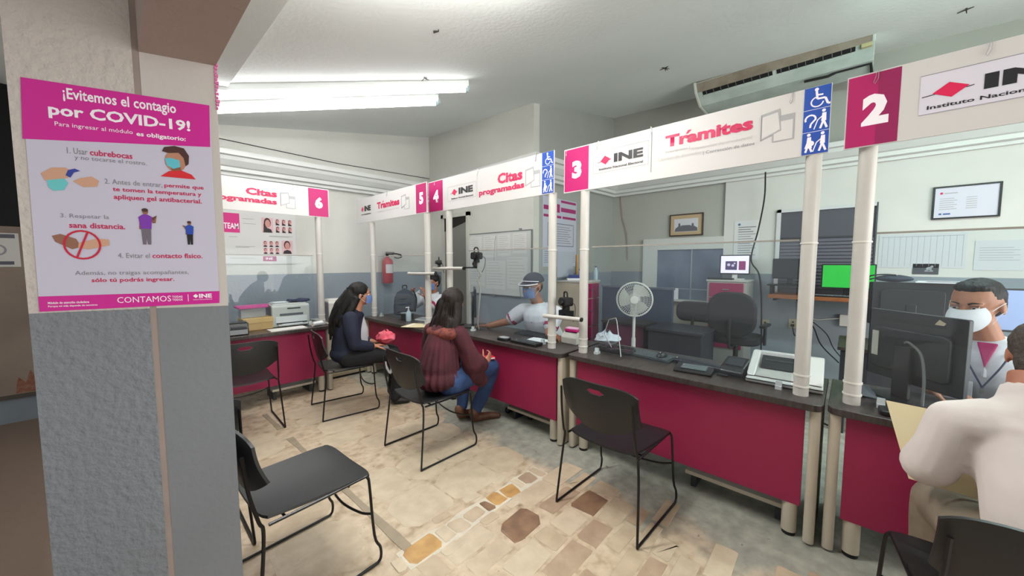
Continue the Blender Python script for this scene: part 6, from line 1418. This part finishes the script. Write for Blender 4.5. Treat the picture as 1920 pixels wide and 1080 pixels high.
# --- man in the white shirt, from behind, lower right
def man_white():
    X0, Y0 = 1.80, -.51
    t = thing('person', 'seated man in a white shirt with greying hair, seen from behind', 'person', (X0, Y0, 0), 0, 'people at the counters')
    ax = Vector((math.cos(rad(17)), math.sin(rad(17)), 0)); ay = Vector((-ax.y, ax.x, 0)); Z_ = Vector((0, 0, 1))
    def L(a, b, c): return tuple(ax*a+ay*b+Z_*c)
    HM = headM(L(.290, -.075, 1.145), -12, 16)
    body = MB(); head_shape(body, HM, 1.0); body.cyl(L(.19, -.0, .93), L(.25, -.03, 1.09), .060, .058, 14)
    limb(body, [L(0, 0, .60), L(.06, 0, .74), L(.16, 0, .90)], [.13, .12, .12])
    limb(body, [L(.20, .16, .91), L(.215, .20, .72), L(.38, .18, .68)], [.05, .041, .030]); limb(body, [L(.18, -.19, .91), L(.20, -.26, .70), L(.40, -.15, .66)], [.05, .041, .030])
    hand(body, L(.38, .18, .68), ax*.95, -ay, 1.0, .8, 1); hand(body, L(.40, -.15, .66), ax*.95+ay*.3, ay, 1.0, .8, -1)
    for k in (-1, 1): limb(body, [L(.0, k*.09, .54), L(.22, k*.09, .535), L(.42, k*.09, .51), L(.43, k*.09, .27), L(.41, k*.09, .09)], [.07, .06, .045, .038, .034])
    remesh('body', body, SKIN3, t, .006, 4, .5)
    j = MB(); j.ball(L(-.02, 0, .56), (.18, .185, .10), 20, 12); limb(j, [L(.0, 0, .64), L(.03, 0, .68), L(.08, 0, .76), L(.17, 0, .89)], [.165, .168, .162, .145], 20); j.ball(L(.16, 0, .935), (.13, .165, .062), 18, 12)
    j.cyl(L(.20, -.01, .94), L(.236, -.038, 1.035), .092, .080, 18)
    for k in (-1, 1): limb(j, [L(.17, k*.10, .925), L(.19, k*.178, .918), L(.20, k*.198, .81), L(.215, k*.215, .735)], [.085, .070, .074, .080])
    def fold(c):
        return .012*noise.noise(Vector((c.x*6+3, c.y*6, c.z*3)))+.002*noise.noise(Vector((c.x*14, c.y*14, c.z*7)))
    remesh('white_shirt', j, cloth_mat('shirt_warm_white', '#d3cac6', '#c8bfbb'), t, .008, 5, .7, fold)
    p = MB()
    for k in (-1, 1): limb(p, [L(.0, k*.09, .52), L(.22, k*.09, .53), L(.42, k*.09, .51), L(.43, k*.09, .27), L(.41, k*.09, .09)], [.12, .10, .078, .068, .06])
    remesh('beige_trousers', p, cloth_mat('trousers_beige', '#857868', '#6f6355'), t, .010, 4, .5, wrink(.008, 10))
    for k in (-1, 1):
        b = MB(); limb(b, [L(.39, k*.09, .08), L(.40, k*.09, .045), L(.54, k*.10, .032)], [.046, .042, .032]); remesh('shoe', b, BLK, t, .008, 3, .6)
    obj('belt_case', MB().box(-.02, -.03, -.04, .02, .03, .04, M=Matrix.Translation(L(.10, .185, .56))), BLK2, t, .008)
    h = MB(); h.ball((-.022, 0, .034), (.098, .083, .088), 20, 14, M=HM); h.ball((-.055, 0, -.025), (.056, .068, .085), 16, 12, M=HM)
    remesh('greying_hair', h, HAIRG, t, .0055, 3, .6, lambda c: .003*noise.noise(Vector((c.x*80, c.y*80, c.z*40))))
    eyes(t, HM, 1.0)
    return t, L
MW, LB = man_white()
c = thing('manila_folder', 'cream folder held upright by the man in the white shirt', 'folder', (2.08, -.2, .70), 0)
FA, FB, FC = Vector((2.15, -.135, .885)), Vector((2.14, -.36, .88)), Vector((2.0, -.20, .64)); FD = FB+(FC-FA)
fn = (FB-FA).cross(FC-FA).normalized()
for k, nm in ((0, 'folder_front'), (1, 'folder_back')):
    q = [p+fn*.006*k for p in (FA, FB, FD, FC)]
    obj(nm, MB().add([tuple(p) for p in q]+[tuple(p+fn*.002) for p in q], [(0, 1, 2, 3), (7, 6, 5, 4), (0, 4, 5, 1), (1, 5, 6, 2), (2, 6, 7, 3), (3, 7, 4, 0)]), MAN, c, world=True)
